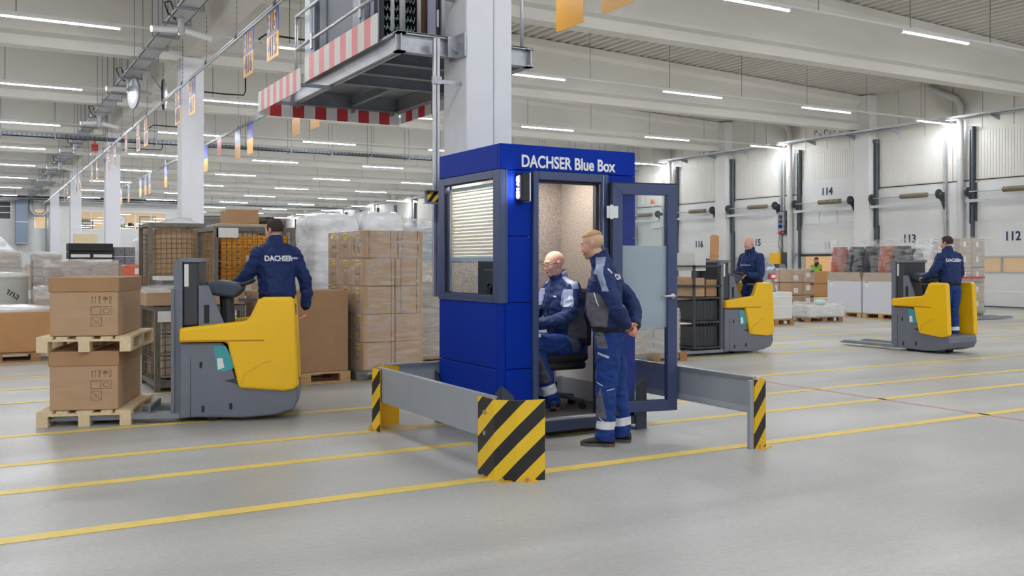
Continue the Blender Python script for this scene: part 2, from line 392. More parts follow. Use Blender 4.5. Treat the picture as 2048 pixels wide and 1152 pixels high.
# girder along the column row
st('roof_girder', MB().box(4.55, YB, 6.75, 4.98, YE, 8.5), M['beam'])
for k in range(-1, 7):
    Y = 9.06+15.7*k
    if k == 0:
        mb = MB(); mb.box(4.48, 8.8, 0, 4.805, 9.35, 7.0); mb.box(4.815, 8.8, 0, 5.03, 9.35, 7.0); mb.box(4.8, 8.82, 0, 4.82, 9.3, 7.0)
    else: mb = MB().box(4.48, Y-.27, 0, 5.03, Y+.28, 6.7)
    c = st('concrete_column', mb, M['beamL'], bevel=.012)
    if k > 0: MB().box(4.476, Y-.274, 3.45, 5.034, Y+.284, 3.46).build('column_joint', M['offwhite'], c)

# walls
WY = MB()
wall_right = st('wall_right', MB().box(XW, YB, 4.38, XW+.25, YE, 8.6), M['darkbase'])
st('wall_front', MB().box(X0, YB-.2, 0, XW+.2, YB, 9.2), M['wall'])
st('wall_left', MB().box(X0-.2, YB, 0, X0, YE, 9.2), M['wall'])
st('wall_back', MB().box(X0, YE, 0, XW+.3, YE+.2, 9.2), M['panel'])
# office block at the far left
ow = MB(); WX = [(7.05, 8.75), (9.95, 13.45), (3.9, 5.7)]
ow.box(X0, YO, 0, 15.6, YO+.25, 4.2); ow.box(X0, YO, 5.62, 15.6, YO+.25, 6.55)
for a, b in ((X0, 3.9), (5.7, 7.05), (8.75, 9.95), (13.45, 15.6)): ow.box(a, YO, 4.2, b, YO+.25, 5.62)
ow.box(15.35, YO, 0, 15.6, YE, 6.55)
wall_office = st('wall_office', ow, M['wall'])
MB().box(X0, YO-.02, 3.02, 15.6, YO, 3.06).build('wall_joint', M['offwhite'], wall_office)
MB().box(X0, YO-.4, 6.5, 15.6, YO+.3, 6.75).build('wall_coping', M['dark_gap'], wall_office)
lit = mat('lit_room', (228,208,182), .9, emit=.3, var=.05, vs_=1); desk = mat('office_desk', (150,140,130), .7)
leafm = mat('plant_leaf', (60,96,52), .7)
st('wall_office_inside', MB().box(X0, YO+3.4, 3.6, 15.3, YO+3.5, 6.4), lit); st('floor_office', MB().box(X0, YO+.3, 4.0, 15.3, YO+3.4, 4.045), lit); st('ceiling_office', MB().box(X0, YO+.3, 6.0, 15.3, YO+3.4, 6.1), lit)
for i, (a, b) in enumerate(WX):
    n_ = 3 if i == 1 else 2
    t = thing('window_%d' % (i+1), None, None, (0,0,0)); t['kind'] = 'structure'
    fr = MB()
    for z0, z1 in ((4.14, 4.22), (5.58, 5.66)): fr.box(a-.06, YO-.05, z0, b+.06, YO+.05, z1)
    for j in range(n_+1):
        x = a+(b-a)*j/n_; fr.box(x-.04, YO-.05, 4.2, x+.04, YO+.05, 5.6)
    fr.build('window_frame', M['white'], t)
    for j in range(n_):
        MB().box(a+(b-a)*j/n_+.04, YO+.05, 4.22, a+(b-a)*(j+1)/n_-.04, YO+.07, 5.58).build('pane', M['glass'], t)
# things seen inside the office
def office_desk(x, z=4.05):
    t = thing('office_desk', 'office desk with screens behind the lit upper window, at x mark', 'desk', (x, YO+1.2, z)); return t
o1 = thing('office_desk', 'pale desk with a blue folder box behind the widest upper office window', 'desk', (10.7, YO+1.3, 4.05))
MB().box(-.7, -.3, .35, .7, .3, .4).box(-.68, -.28, 0, -.62, .28, .35).box(.62, -.28, 0, .68, .28, .35).build('desk_top', desk, o1)
MB().box(-.5, -.1, .4, -.2, .1, .62).build('folder_box', M['teal'], o1); MB().box(.05, 0, .45, .5, .04, .75).build('screen', M['black'], o1)
o2 = thing('potted_plant', 'small green potted plant behind the middle pane of the office window', 'plant', (11.75, YO+1.2, 4.05))
MB().lathe([(.1,0),(.14,.3)], 10).build('pot', M['white'], o2)
mb = MB()
for i in range(26):
    a = rnd.random()*6.28; r = .1+.22*rnd.random(); z = .35+.35*rnd.random()
    mb.ell((math.cos(a)*r, math.sin(a)*r, z), (.09, .05, .03), 6, 4, rot=Matrix.Rotation(a, 3, 'Z'))
mb.build('foliage', leafm, o2)
o3 = thing('whiteboard_stand', 'black-framed whiteboard on legs inside the office, right of the plant', 'whiteboard', (12.4, YO+2.4, 4.05))
MB().box(-.6, 0, .5, .6, .05, 1.3).build('board', M['white'], o3)
MB().box(-.64, -.01, 0, -.6, .06, 1.34).box(.6, -.01, 0, .64, .06, 1.34).box(-.64, -.01, 1.3, .64, .06, 1.34).build('board_frame', M['black'], o3)
o4 = thing('shelf_unit', 'grey filing shelf inside the office, behind the two-pane window', 'shelf', (7.75, YO+2.0, 4.05))
mb = MB()
for z in (0, .25, .5, .75, 1.0): mb.box(-.45, 0, z, .45, .35, z+.03)
mb.box(-.47, 0, 0, -.44, .35, 1.05).box(.44, 0, 0, .47, .35, 1.05); mb.build('shelf_frame', M['dkgrey'], o4)
mb = MB()
for z in (.03, .28, .53, .78):
    x = -.42
    while x < .36: w = .04+.05*rnd.random(); mb.box(x, .03, z, x+w*.85, .3, z+.15+.05*rnd.random()); x += w
mb.build('folders', M['steelbox'], o4, kind='stuff')
# clock on the office wall
ck = thing('wall_clock', 'round white clock on the far office wall, left of the wide window', 'clock', (10.02, YO-.02, 4.93))
MB().cyl((0,0,0), (0,-.08,0), .4, 28).build('clock_rim', M['grey'], ck); MB().cyl((0,-.08,0), (0,-.09,0), .36, 28).build('clock_face', M['white'], ck)
MB().bar((0,-.1,0), (-.12,-.1,.17), .02, .035, up=(0,1,0)).bar((0,-.1,0), (.22,-.1,.12), .02, .025, up=(0,1,0)).build('clock_hands', M['black'], ck)
for i in range(12):
    a = i*PI/6; MB().bar((.29*math.sin(a),-.095,.29*math.cos(a)), (.34*math.sin(a),-.095,.34*math.cos(a)), .01, .03, up=(0,1,0)).build('hour_mark', M['black'], ck)
tag(MB().tube([(9.75, YO-.08, 6.45), (9.75, YO-.08, 3.1)], .03, 6).build('conduit', M['grey']), 'thin grey conduit running down the wall right of the clock', 'pipe')
# lower office door with beige glass, dark window and ducts on the far left
d1 = thing('door_1', None, None); d1['kind'] = 'structure'
MB().box(11.7, YO-.06, 0, 13.5, YO-.01, 2.6).build('door_frame', M['white'], d1)
for a, b in ((11.78, 12.55), (12.65, 13.42)): MB().box(a, YO-.09, .1, b, YO-.06, 2.5).build('door_glass', mat('amber_pane', (214,182,132), .4, emit=.25), d1)
w4 = thing('window_4', None, None); w4['kind'] = 'structure'
MB().box(.2, YO-.06, 4.8, 2.4, YO-.01, 6.2).build('window_frame', M['white'], w4)
for z0, z1 in ((4.88, 5.3), (5.36, 5.76), (5.82, 6.14)): MB().box(.3, YO-.09, z0, 2.3, YO-.06, z1).build('pane', M['dkgrey'], w4)
dz = mat('painted_duct', (138,152,170), .5, .2)
t = thing('air_duct', 'blue-grey rectangular air duct standing against the far left wall', 'duct', (3.05, YO-.45, 0))
MB().box(-.42, -.2, 3.0, .42, .4, 6.3).build('duct_body', dz, t, bevel=.02); [MB().box(-.44, -.22, q, .44, .42, q+.07).build('duct_flange', M['galvl'], t) for q in (3.0, 4.6)]
t = thing('ventilation_pipe', 'silver round pipe bending down beside the blue-grey duct', 'pipe', (0, YO-.5, 0))
MB().tube([(3.65, 0, 6.3), (3.68, 0, 5.5), (3.9, 0, 5.2), (4.5, 0, 5.2), (4.78, 0, 5.5), (4.78,0,6.2)], .16, 10).build('pipe_bend', M['galvl'], t, smooth=True)
MB().tube([(4.78, 0, 6.2), (4.78, 0, 2.4)], .15, 10).build('pipe_drop', M['galvl'], t, smooth=True)
t = thing('control_cabinet', 'small grey cabinet with red top light on the lower office wall', 'cabinet', (14.2, YO-.4, 0))
MB().box(-.4, -.15, 0, .4, .3, 2.1).build('cabinet_body', M['steelbox'], t, bevel=.02); MB().box(.1, -.1, 2.1, .35, .1, 2.5).build('lamp_housing', M['black'], t); MB().box(.12, -.12, 2.2, .33, -.1, 2.35).build('red_lens', M['redw'], t)

# --- dock wall: ribbed upper panels, pilasters, columns, pipes, doors
seamm = M['dark_gap']
upm = MB().box(-.02, -.548, 4.42, 0, .548, 8.5).mesh('wall_panel', M['panel'])
for i in range(0, 88):
    Y = 9.2+1.12*i
    put('wall_panel', upm, wall_right, loc=(XW-.003, Y, 0))
ys = [1.0+3.925*k for k in range(-2, 29)]
def rib_mesh():
    mb = MB(); n = 26; w = 2.75/n
    for i in range(n):
        y = -1.375+w*i; mb.box(-.012, y+.012, 4.45, 0, y+w-.012, 6.05)
    return mb.mesh('ribbed_infill', M['ribbed'])
ribm = rib_mesh()
def dock_parts():
    P = {}
    P['lintel_plate'] = MB().box(-.06, -1.4, 2.98, 0, 1.4, 4.32).mesh('lintel_plate', M['doorw'])
    P['infill'] = MB().box(-.02, -1.4, 4.36, 0, 1.4, 6.15).mesh('infill', M['ribbed'])
    tr = MB(); tr.box(-.2, -.06, 0, -.02, -.02, 6.15).box(-.2, .02, 2.9, -.02, .06, 6.15).box(-.06, -.06, 0, -.02, .06, 6.15).box(-.23, -.08, 6.1, 0, .08, 6.24)
    P['track'] = tr.mesh('track', M['trackg'])
    P['track_seal'] = MB().box(-.14, -.05, 0, -.02, .05, 2.95).mesh('track_seal', M['trackd'])
    tr = MB(); tr.box(-.12, -.03, 0, -.02, .03, 6.1).tube([(-.16, .06, .3), (-.16, .06, 6.0)], .012, 6)
    for z in (1, 2, 3, 4.2, 5.0): tr.box(-.15, -.05, z, -.02, .05, z+.05)
    P['guide'] = tr.mesh('guide', M['galvl'])
    P['panel'] = MB().box(-.05, -1.37, .004, 0, 1.37, .596).box(-.056, -1.35, .2, -.05, 1.35, .215).box(-.056, -1.35, .4, -.05, 1.35, .415).mesh('door_panel', M['doorw'])
    f = MB().box(-.07, -1.37, .0, 0, 1.37, .05).box(-.07, -1.37, .55, 0, 1.37, .6)
    for y in (-1.35, -.45, .45, 1.35): f.box(-.07, y-.03, .03, 0, y+.03, .57)
    P['wframe'] = f.mesh('window_frame', M['alu'])
    sh = MB(); sh.cyl((-.42, -1.5, 3.98), (-.42, 1.45, 3.98), .022, 8)
    P['shaft'] = sh.mesh('shaft', M['galvl'])
    sp = MB(); pts = []
    sp.tube([(-.42, -.95+1.1*i/24, 3.98) for i in range(25)], [.085+.012*(i % 2) for i in range(25)], 10)
    P['spring'] = sp.mesh('torsion_spring', mat('spring_steel', (132,122,100), .6, .4))
    w = MB()
    for y in (-1.42, 1.42): w.cyl((-.42, y-.03, 3.98), (-.42, y+.03, 3.98), .17, 16).cyl((-.42, y-.05, 3.98), (-.42, y+.05, 3.98), .07, 10)
    P['wheels'] = w.mesh('cable_drum', M['trackd'])
    w = MB()
    for y in (-1.42, 1.42): w.prism([(-.44, 3.9), (-.44, 4.05), (0, 4.05), (0, 3.25)], y-.015, y+.015, 'xz')
    P['brackets'] = w.mesh('bracket', M['trackd'])
    P['rail'] = MB().box(-.44, -1.5, 3.62, -.38, 1.5, 3.72).mesh('cross_rail', M['galvl'])
    P['sill'] = MB().box(-.06, -1.5, 0, 0, 1.5, .1).mesh('bottom_seal', M['trackd'])
    return P
DP = dock_parts()
beige = mat('trailer_light', (214,184,148), .7, emit=.12); dkpane = mat('night_pane', (58,60,78), .25)
ypane = bpy.data.materials.new('painted_reflection_pane'); ypane.use_nodes = True
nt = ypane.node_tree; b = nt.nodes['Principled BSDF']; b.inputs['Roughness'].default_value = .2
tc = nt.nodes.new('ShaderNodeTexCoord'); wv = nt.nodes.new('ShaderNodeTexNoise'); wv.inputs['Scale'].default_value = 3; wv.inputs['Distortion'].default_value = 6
rr = nt.nodes.new('ShaderNodeValToRGB'); rr.color_ramp.elements[0].color = lin((66,66,84)); rr.color_ramp.elements[0].position = .52; rr.color_ramp.elements[1].position = .6; rr.color_ramp.elements[1].color = lin((232,170,40))  # yellow reflections painted into the pane colour as noise blotches
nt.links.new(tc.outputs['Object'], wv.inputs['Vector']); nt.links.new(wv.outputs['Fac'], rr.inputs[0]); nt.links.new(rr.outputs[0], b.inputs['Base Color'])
lightpane = mat('plastic_pane', (206,206,220), .3)
low = MB()
dn = 1
NUM = {114: 26.5, 113: 22.65, 112: 18.7, 115: 30.45, 116: 34.35}
for i, Yc in enumerate(14.8+3.92*k for k in range(-5, 25)):
    num = {k_ for k_, v_ in NUM.items() if abs(v_-Yc) < .5}; num = num.pop() if num else 0
    if num: Yc = NUM[num]
    low.box(XW, Yc-1.97, 0, XW+.2, Yc-1.4, 4.4); low.box(XW, Yc+1.4, 0, XW+.2, Yc+1.97, 4.4); low.box(XW, Yc-1.4, 2.98, XW+.2, Yc+1.4, 4.4)
    dn += 1
    t = thing('door_%d' % dn, None, None, (XW, Yc, 0)); t['kind'] = 'structure'
    near = 12 < Yc < 45
    for nm in (['lintel_plate', 'infill', 'track', 'guide'] if not near else ['lintel_plate', 'infill', 'track', 'track_seal', 'guide', 'shaft', 'spring', 'wheels', 'brackets', 'rail', 'sill']):
        off = (0, 1.46, 0) if nm in ('track', 'track_seal') else ((0, -1.46, 0) if nm == 'guide' else (0,0,0))
        nn = {'infill': 'ribbed_infill', 'wheels': 'cable_drum', 'brackets': 'bracket', 'rail': 'cross_rail', 'sill': 'bottom_seal', 'spring': 'torsion_spring'}.get(nm, nm)
        put(nn, DP[nm], t, loc=off)
    if near: put('panel_ribs', ribm, t, loc=(-.02, 0, 0)); 
    up = 1.92 if num == 114 else 0
    for k in range(5):
        z = up+.6*k
        if k == (2 if num != 112 else 2):
            put('window_frame', DP['wframe'], t, loc=(0, 0, z))
            pm = {116: ypane, 115: lightpane, 114: lightpane, 113: beige, 112: beige}.get(num, dkpane)
            for j in range(3): MB().box(-.03, -1.32+.9*j, z+.05, -.02, -.48+.9*j, z+.55).build('pane', pm, t)
        else: put('door_panel', DP['panel'], t, loc=(0, 0, z))
    if num:
        z = up+2.55 if num == 114 else 2.48
        lettering(str(num), .42, M['navy'], (-.062, .05 if num != 116 else -.1, z-.05), (0,-1,0), t, ext=.003, bold=.008, sx=.92)
    if num == 114:
        lettering('114', .4, mat('faded_print', (176,176,184), .6), (-.062, -.05, up+.32), (0,-1,0), t, ext=.003, sx=.9)
        MB().box(-.07, -.45, up+.25, -.062, -.15, up+.55).build('paper_note', M['paper'], t)
        MB().box(-.1, -1.4, up-.1, .02, 1.4, up).build('bottom_edge', M['trackd'], t)
    if near:
        MB().box(-.09, -1.38, up+.0, -.05, 1.38, up+.06).build('bottom_rail', M['galvl'], t)
wall_dock = st('wall_dock', low, M['wall'])
MB().box(XW-.02, YB, 4.38, XW, YE, 4.42).build('wall_joint', M['dark_gap'], wall_dock)
# trailer interior behind the raised door 114
tb = MB(); tb.box(XW+.2, 25.0, -.1, XW+3.6, 28.0, 0).box(XW+3.6, 25.0, 0, XW+3.7, 28.0, 2.6).box(XW+.2, 24.9, 0, XW+3.7, 25.0, 2.6).box(XW+.2, 28.0, 0, XW+3.7, 28.1, 2.6).box(XW+.2, 24.9, 2.6, XW+3.7, 28.1, 2.7)
tr_ = tb.build('parked_trailer', mat('glowing_trailer_ply', (224,196,158), .7, emit=.3), label='plywood-lined trailer interior seen under the raised dock door', cat='trailer')  # plywood glows a little, standing in for light inside the trailer
mb = MB()
for y in (25.9, 26.8): mb.box(XW+3.55, y, 0, XW+3.6, y+.05, 2.6)
mb.box(XW+3.5, 25, 1.2, XW+3.6, 28, 1.3); mb.build('wall_batten', M['wood'], tr_)
# dock-wall columns every second bay
for k in range(0, 12):
    Y = 8.85+7.85*k
    st('concrete_column', MB().box(XW-.42, Y-.36+.0, 0, XW, Y+.36, roofz(29.4)-.02), M['wall'], bevel=.015)
    t = thing('downpipe', 'white round downpipe on the dock wall, %s one counting from the right end' % ORD[k], 'pipe', (XW-.2, Y-4.0, 0), 0, 'downpipes between the dock doors')
    MB().tube([(0,0,0), (0,0,7.0), (0,.15,7.25), (0,1.2,7.8)], .11, 12).build('pipe_run', M['white'], t, smooth=True)
    [MB().cyl((0,0,q), (0,0,q+.08), .125, 12).build('pipe_clamp', M['offwhite'], t) for q in (2.2, 3.4, 5.1)]
    MB().box(XW-.06, Y-4.55, 0, XW-.001, Y-3.5, 4.37).build('pilaster_panel', M['doorw'], wall_dock)
# ------------------------------------------------------------------ lighting rows
lamp_b = MB().box(-1.08, -.024, -.022, 1.08, .024, 0).mesh('luminous_tube', M['tube'])
lamp_c = MB().box(-1.12, -.038, 0, 1.12, .038, .05).box(-1.12, -.035, -.03, -1.085, .035, 0).box(1.085, -.035, -.03, 1.12, .035, 0).mesh('lamp_housing', M['white'])
for k in range(-3, 13):
    Y = 12.95+7.85*k; 
    rail = thing('lighting_rail', ('thin white rail of the %s lamp row across the hall, counted from the front' % ORD[k]) if k >= 0 else ('lamp row rail overhead, outside the picture, %s behind the camera' % ORD[-k-1]), 'rail', (0, Y, 6.33), 0, 'lighting rails across the hall')
    MB().box(X0, -.03, .10, XW-.45, .03, .14).build('rail_profile', M['white'], rail)
    w = MB()
    for x in [.7+2.72*j for j in range(-4, 11)]:
        zt = roofz(x)-6.33; w.cyl((x, 0, .1), (x, 0, zt), .007, 4, caps=False)
    w.build('hanging_wire', M['dkgrey'], rail)
    for j in range(-2, 6):
        if k > 4 and j < 0: continue
        x = 1.5+5.45*j
        l = thing('tube_lamp', ('glowing tube lamp in the %s lamp row from the front, %s from the dock wall' % (ORD[k], ORD[5-j])) if k >= 0 else ('tube lamp overhead outside the picture, %s row behind, %s from the dock wall' % (ORD[-k-1], ORD[5-j])), 'lamp', (x, Y, 6.38), 0, 'tube lamps under the roof')
        put('lamp_housing', lamp_c, l); put('luminous_tube', lamp_b, l)
    if k > 10: break
# ------------------------------------------------------------------ the blue booth
BX0, BX1, BY0, BY1, BZ = 3.93, 5.38, 7.08, 8.3, 2.585
booth = thing('office_booth', 'blue panelled office booth with lettered fascia, corner window and open glass door', 'booth', (0,0,0))
def bp(name, x0, y0, z0, x1, y1, z1, m='blue', par=None, bevel=.004): return MB().box(x0, y0, z0, x1, y1, z1).build(name, M[m], par or booth, bevel=bevel)
T_ = .05
# fascia
fas = bp('fascia_panel', BX0, BY0, 2.365, BX1, BY0+T_, BZ); bp('fascia_panel', BX0, BY0+T_, 2.365, BX0+T_, BY1, BZ)
bp('fascia_panel', BX1-T_, BY0+T_, .12, BX1, BY1, BZ); bp('fascia_panel', BX0+T_, BY1-T_, .12, BX1-T_, BY1, BZ)
MB().box(BX0+.03, BY0+.03, 2.52, BX1-.03, BY1-.03, 2.56).build('roof_panel', M['frame'], booth)
lettering('DACHSER', .148, M['white'], (4.40, BY0-.003, 2.437), (1,0,0), fas, bold=.0038, sx=.80, align='CENTER')
lettering('Blue Box', .148, M['white'], (4.918, BY0-.003, 2.437), (1,0,0), fas, bold=.0038, sx=.83, align='CENTER')
# left side below the window, three panels tall
for z0, z1 in ((.12, .622), (.628, 1.2)):
    bp('side_panel', BX0, BY0+.053, z0, BX0+T_, BY1, z1)
# front face pieces left of the door
for z0, z1 in ((.12, .622), (.628, 1.2)): bp('front_panel', BX0+.055, BY0, z0, 4.25, BY0+T_, z1)
bp('corner_post', BX0, BY0, .12, BX0+.05, BY0+.05, 1.2)
for z0, z1 in ((1.206, 1.78), (1.786, 2.36)): bp('front_panel', 4.0, BY0, z0, 4.25, BY0+T_, z1)
# right of the door
for z0, z1 in ((.12, .622), (.628, 1.78), (1.786, 2.36)): bp('front_panel', 5.06, BY0, z0, BX1, BY0+T_, z1)
MB().box(BX0+.051, BY0+.051, .12, 4.24, BY0+.056, 1.2).box(BX0+.08, BY0+.051, 1.2, 4.24, BY0+.056, 2.5).box(5.07, BY0+.051, .12, BX1-.02, BY0+.056, 2.5).box(BX0+.051, BY0+.056, .12, BX0+.056, BY1-.06, 1.19).box(4.24, BY0+.051, 2.37, 5.07, BY0+.056, 2.5).build('seam_light_stop', M['seam'], booth)  # strips added behind the seams to stop light leaking from inside
# corner window frame
wf = MB()
wf.box(BX0-.012, 8.17, 1.2, BX0+T_, 8.3, 2.36).box(BX0-.012, BY0-.012, 1.2, BX0+T_, 7.19, 2.36)
wf.box(BX0-.012, 7.19, 1.2, BX0+T_, 8.17, 1.265).box(BX0-.012, 7.19, 2.29, BX0+T_, 8.17, 2.36)
wf.box(BX0+T_, BY0-.012, 1.2, 4.0, BY0+T_, 2.36)
wframe = wf.build('window_frame', M['frame'], booth, bevel=.004)
MB().box(BX0+.0, 7.19, 1.265, BX0+.02, 7.2, 2.29).box(BX0, 8.16, 1.265, BX0+.02, 8.17, 2.29).box(BX0, 7.19, 2.28, BX0+.02, 8.17, 2.29).box(BX0, 7.19, 1.265, BX0+.02, 8.17, 1.275).build('gasket', M['framedk'], wframe)
MB().box(BX0+.02, 7.2, 1.27, BX0+.026, 8.16, 2.285).build('pane', M['glass'], wframe)
# pleated blind
mb = MB(); n = 40; zt, zb = 2.24, 1.60
blindm = bpy.data.materials.new('pleated_blind'); blindm.use_nodes = True
nt = blindm.node_tree; bb = nt.nodes['Principled BSDF']; bb.inputs['Base Color'].default_value = lin((240,238,234)); bb.inputs['Roughness'].default_value = .8
tl_ = nt.nodes.new('ShaderNodeBsdfTranslucent'); tl_.inputs[0].default_value = lin((246,240,230)); mx_ = nt.nodes.new('ShaderNodeMixShader'); mx_.inputs[0].default_value = .45
nt.links.new(bb.outputs[0], mx_.inputs[1]); nt.links.new(tl_.outputs[0], mx_.inputs[2]); nt.links.new(mx_.outputs[0], nt.nodes['Material Output'].inputs[0])
pts = []
for i in range(n+1): pts.append((BX0+.05+(.03 if i % 2 else 0), zt+(zb-zt)*i/n))
mb.add([(x, 7.2, z) for x, z in pts]+[(x, 8.13, z) for x, z in pts], [(i, i+1, n+2+i, n+1+i) for i in range(n)])
bl = mb.build('pleated_blind', blindm, wframe)
MB().box(BX0+.05, 7.2, zb-.03, BX0+.09, 8.13, zb).box(BX0+.05, 7.2, zt, BX0+.09, 8.13, zt+.02).build('blind_rail', mat('blind_rail', (170,190,214), .4), wframe)
MB().box(BX0+.03, 8.13, 1.28, BX0+.05, 8.15, 2.25).build('blind_guide', M['alu'], wframe)
# door frame on the front
df = MB(); y0 = BY0-.03
df.box(4.25, y0, .12, 4.305, BY0+.06, 2.36).box(4.98, y0, .16, 5.055, BY0+.06, 2.36).box(4.305, y0, 2.285, 4.98, BY0+.06, 2.36)
dfr = df.build('door_frame', M['frame'], booth, bevel=.005)
MB().box(4.305, BY0, .18, 4.315, BY0+.05, 2.28).box(4.955, BY0-.005, .18, 4.98, BY0+.06, 2.28).box(4.94, BY0+.01, .18, 4.955, BY0+.06, 2.27).box(4.305, BY0+.01, 2.26, 4.98, BY0+.05, 2.285).build('door_seal', M['framedk'], dfr)
MB().box(4.967, BY0-.012, .18, 4.972, BY0-.004, 2.27).box(4.99, BY0-.036, .17, 4.995, BY0-.03, 2.35).build('seal_line', M['alu'], dfr)
# inner felt lining, white lower wall, floor, ceiling
fe = MB()
fe.box(4.62, BY1-.11, .95, BX1-.06, BY1-.06, 2.42).box(BX0+.08, BY1-.11, .95, 4.61, BY1-.06, 1.55).box(BX0+.08, BY1-.11, 1.56, 4.61, BY1-.06, 2.42)
fe.box(BX1-.11, BY0+.1, .95, BX1-.06, BY1-.11, 1.7).box(BX1-.11, BY0+.1, 1.71, BX1-.06, BY1-.11, 2.42)
for nme, bx in (('back', (BX0+.08, BY1-.11, 1.56, BX1-.06, BY1-.06, 2.42)), ('back', (BX0+.08, BY1-.11, .95, BX1-.06, BY1-.06, 1.555)), ('side', (BX1-.11, BY0+.06, .95, BX1-.06, BY1-.11, 2.42))):
    bp('felt_panel', *bx, m='felt', bevel=.003)
MB().box(BX0+.06, BY1-.1, .2, BX1-.06, BY1-.06, .95).box(BX1-.1, BY0+.06, .2, BX1-.06, BY1-.1, .95).build('inner_wall', M['white'], booth)
MB().box(BX0+.06, BY1-.105, .18, BX1-.1, BY1-.1, .38).box(BX1-.105, BY0+.06, .18, BX1-.1, BY1-.1, .38).build('kick_strip', M['railgrey'], booth)
MB().box(BX0+.05, BY0+.05, 2.42, BX1-.05, BY1-.05, 2.44).build('booth_ceiling', M['white'], booth)
MB().box(BX0+.05, BY0-.01, .13, BX1-.06, BY1-.06, .175).build('booth_floor', M['feltmat'], booth)
MB().box(4.30, BY0-.045, .15, 5.0, BY0-.0, .178).build('threshold', M['alu'], booth, bevel=.004)
MB().box(4.6, 7.5, 2.405, 5.1, 7.9, 2.42).build('ceiling_light', mat('booth_light', (255,240,220), .5, emit=7), booth)
MB().box(BX0+.2, 7.25, 2.395, BX0+.32, 8.1, 2.41).build('ceiling_light', mat('booth_light_strip', (255,246,232), .5, emit=45), booth)
# base frame with feet, fork pockets and corner brackets
bf = MB(); bf.box(BX0+.0, BY0-.04, .05, BX1, BY0+.04, .13).box(BX0, BY1-.08, .05, BX1, BY1, .13).box(BX0, BY0, .05, BX0+.08, BY1, .13).box(BX1-.08, BY0, .05, BX1, BY1, .13)
bf.box(BX0+.32, BY0-.055, .06, BX1-.1, BY0-.04, .15)
bf.build('base_frame', mat('base_steel', (52,62,92), .4), booth, bevel=.004)
for i in range(4):
    y = BY0+.1+.3*i; MB().box(BX0+.02, y, 0, BX0+.12, y+.11, .05).build('foot', M['slate'], booth)
for x in (BX1-.14,): MB().box(x, BY0+.02, 0, x+.1, BY0+.12, .05).build('foot', M['slate'], booth)
def bracket(x, y, sx, sy):
    mb = MB()
    mb.prism([(y, 0), (y+sy*.12, 0), (y+sy*.12, .40), (y, .50)], x-.006, x+.006, 'yz')
    mb.prism([(x, 0), (x+sx*.12, 0), (x+sx*.12, .40), (x, .50)], y-.006, y+.006, 'xz')
    mb.box(min(x, x+sx*.12), min(y, y+sy*.12), 0, max(x, x+sx*.12), max(y, y+sy*.12), .012)
    mb.build('corner_bracket', M['slate'], booth)
bracket(BX0-.015, BY0-.05, 1, 1); bracket(BX1+.09, BY0-.05, -1, 1); bracket(BX0-.015, BY1+.06, 1, -1); bracket(BX1+.09, BY1+.06, -1, -1)
# on-air light box, sticking out of the front
sb = MB().box(4.085, BY0-.11, 2.085, 4.165, BY0, 2.325).build('sign_box', M['black'], booth, bevel=.006)
MB().box(4.16, BY0-.115, 2.08, 4.17, BY0-.105, 2.33).box(4.16, BY0-.115, 2.08, 4.17, BY0, 2.086).box(4.16, BY0-.01, 2.08, 4.17, BY0, 2.33).build('box_edge', M['white'], sb)
onm = mat('lit_letters', (255,246,250), .5, emit=40, ecol=(250,246,255))
me = text_mesh('ON AIR', .057, onm, ext=.001, bold=.0016)
# letters on the box side that faces the camera's left, reading upwards
X_ = Vector((0,0,1)); n_ = Vector((-1,0,0)); y_ = n_.cross(X_)
mm = Matrix((X_, y_, n_)).transposed().to_4x4(); mm.translation = Vector((4.0735, BY0-.055, 2.205)); me.transform(mm); put('lettering', me, sb)
MB().box(4.076, BY0-.1, 2.1, 4.0845, BY0-.01, 2.31).build('letter_plate', mat('dim_plate', (70,60,84), .4), sb)
# lamp in the booth
ld = bpy.data.lights.new('booth_lamp', 'AREA'); ld.shape = 'RECTANGLE'; ld.size = .5; ld.size_y = .4; ld.energy = 5; ld.color = (1,.93,.84)
lo = bpy.data.objects.new('booth_lamp', ld); COL.objects.link(lo); lo.location = (4.85, 7.7, 2.40); lo.parent = booth
# open door, hinged at its left edge
hinge = Vector((5.06, 7.02, 0)); ang = math.atan2(-.13, .64)
dr = thing('glass_door', None, None, tuple(hinge), ang); del_ = dr; dr.parent = booth
DW, z0, z1, F = .66, .175, 2.28, .10
d = MB()
for seg in ([(0, z0), (F, z0+F), (F, z1-F), (0, z1)], [(DW, z0), (DW, z1), (DW-F, z1-F), (DW-F, z0+F)], [(0, z1), (F, z1-F), (DW-F, z1-F), (DW, z1)], [(0, z0), (DW, z0), (DW-F, z0+F), (F, z0+F)]):
    d.prism(seg, -.035, .035, 'xz')
d.build('door_leaf_frame', M['frame'], dr, bevel=.003)
MB().box(-.012, -.03, z0, -.002, .04, z1).box(0, -.03, z1, DW, .03, z1+.012).build('door_gasket', M['framedk'], dr)
MB().box(F-.01, -.004, z0+F-.01, DW-F+.01, .004, z1-F+.01).build('pane', M['glass'], dr)
MB().box(F, -.0075, .95, DW-F, -.0055, 1.71).build('frosted_strip', M['frost'], dr)
hd = MB(); hd.cyl((DW-.05, -.035, 1.24), (DW-.05, -.045, 1.24), .026, 14).cyl((DW-.05, -.04, 1.24), (DW-.05, -.085, 1.24), .011, 10).tube([(DW-.05, -.085, 1.24), (DW-.1, -.088, 1.243), (DW-.19, -.082, 1.24)], .010, 8)
hd.build('door_handle', M['alu'], dr, smooth=True, label='polished lever handle')
for z in (.35, 1.95):
    MB().cyl((-.02, -.055, z), (-.02, -.055, z+.13), .014, 10).box(-.02, -.045, z+.01, .05, -.036, z+.12).box(-.06, -.045, z+.01, -.02, -.036, z+.12).build('hinge', M['white'], dr, label='white hinge')

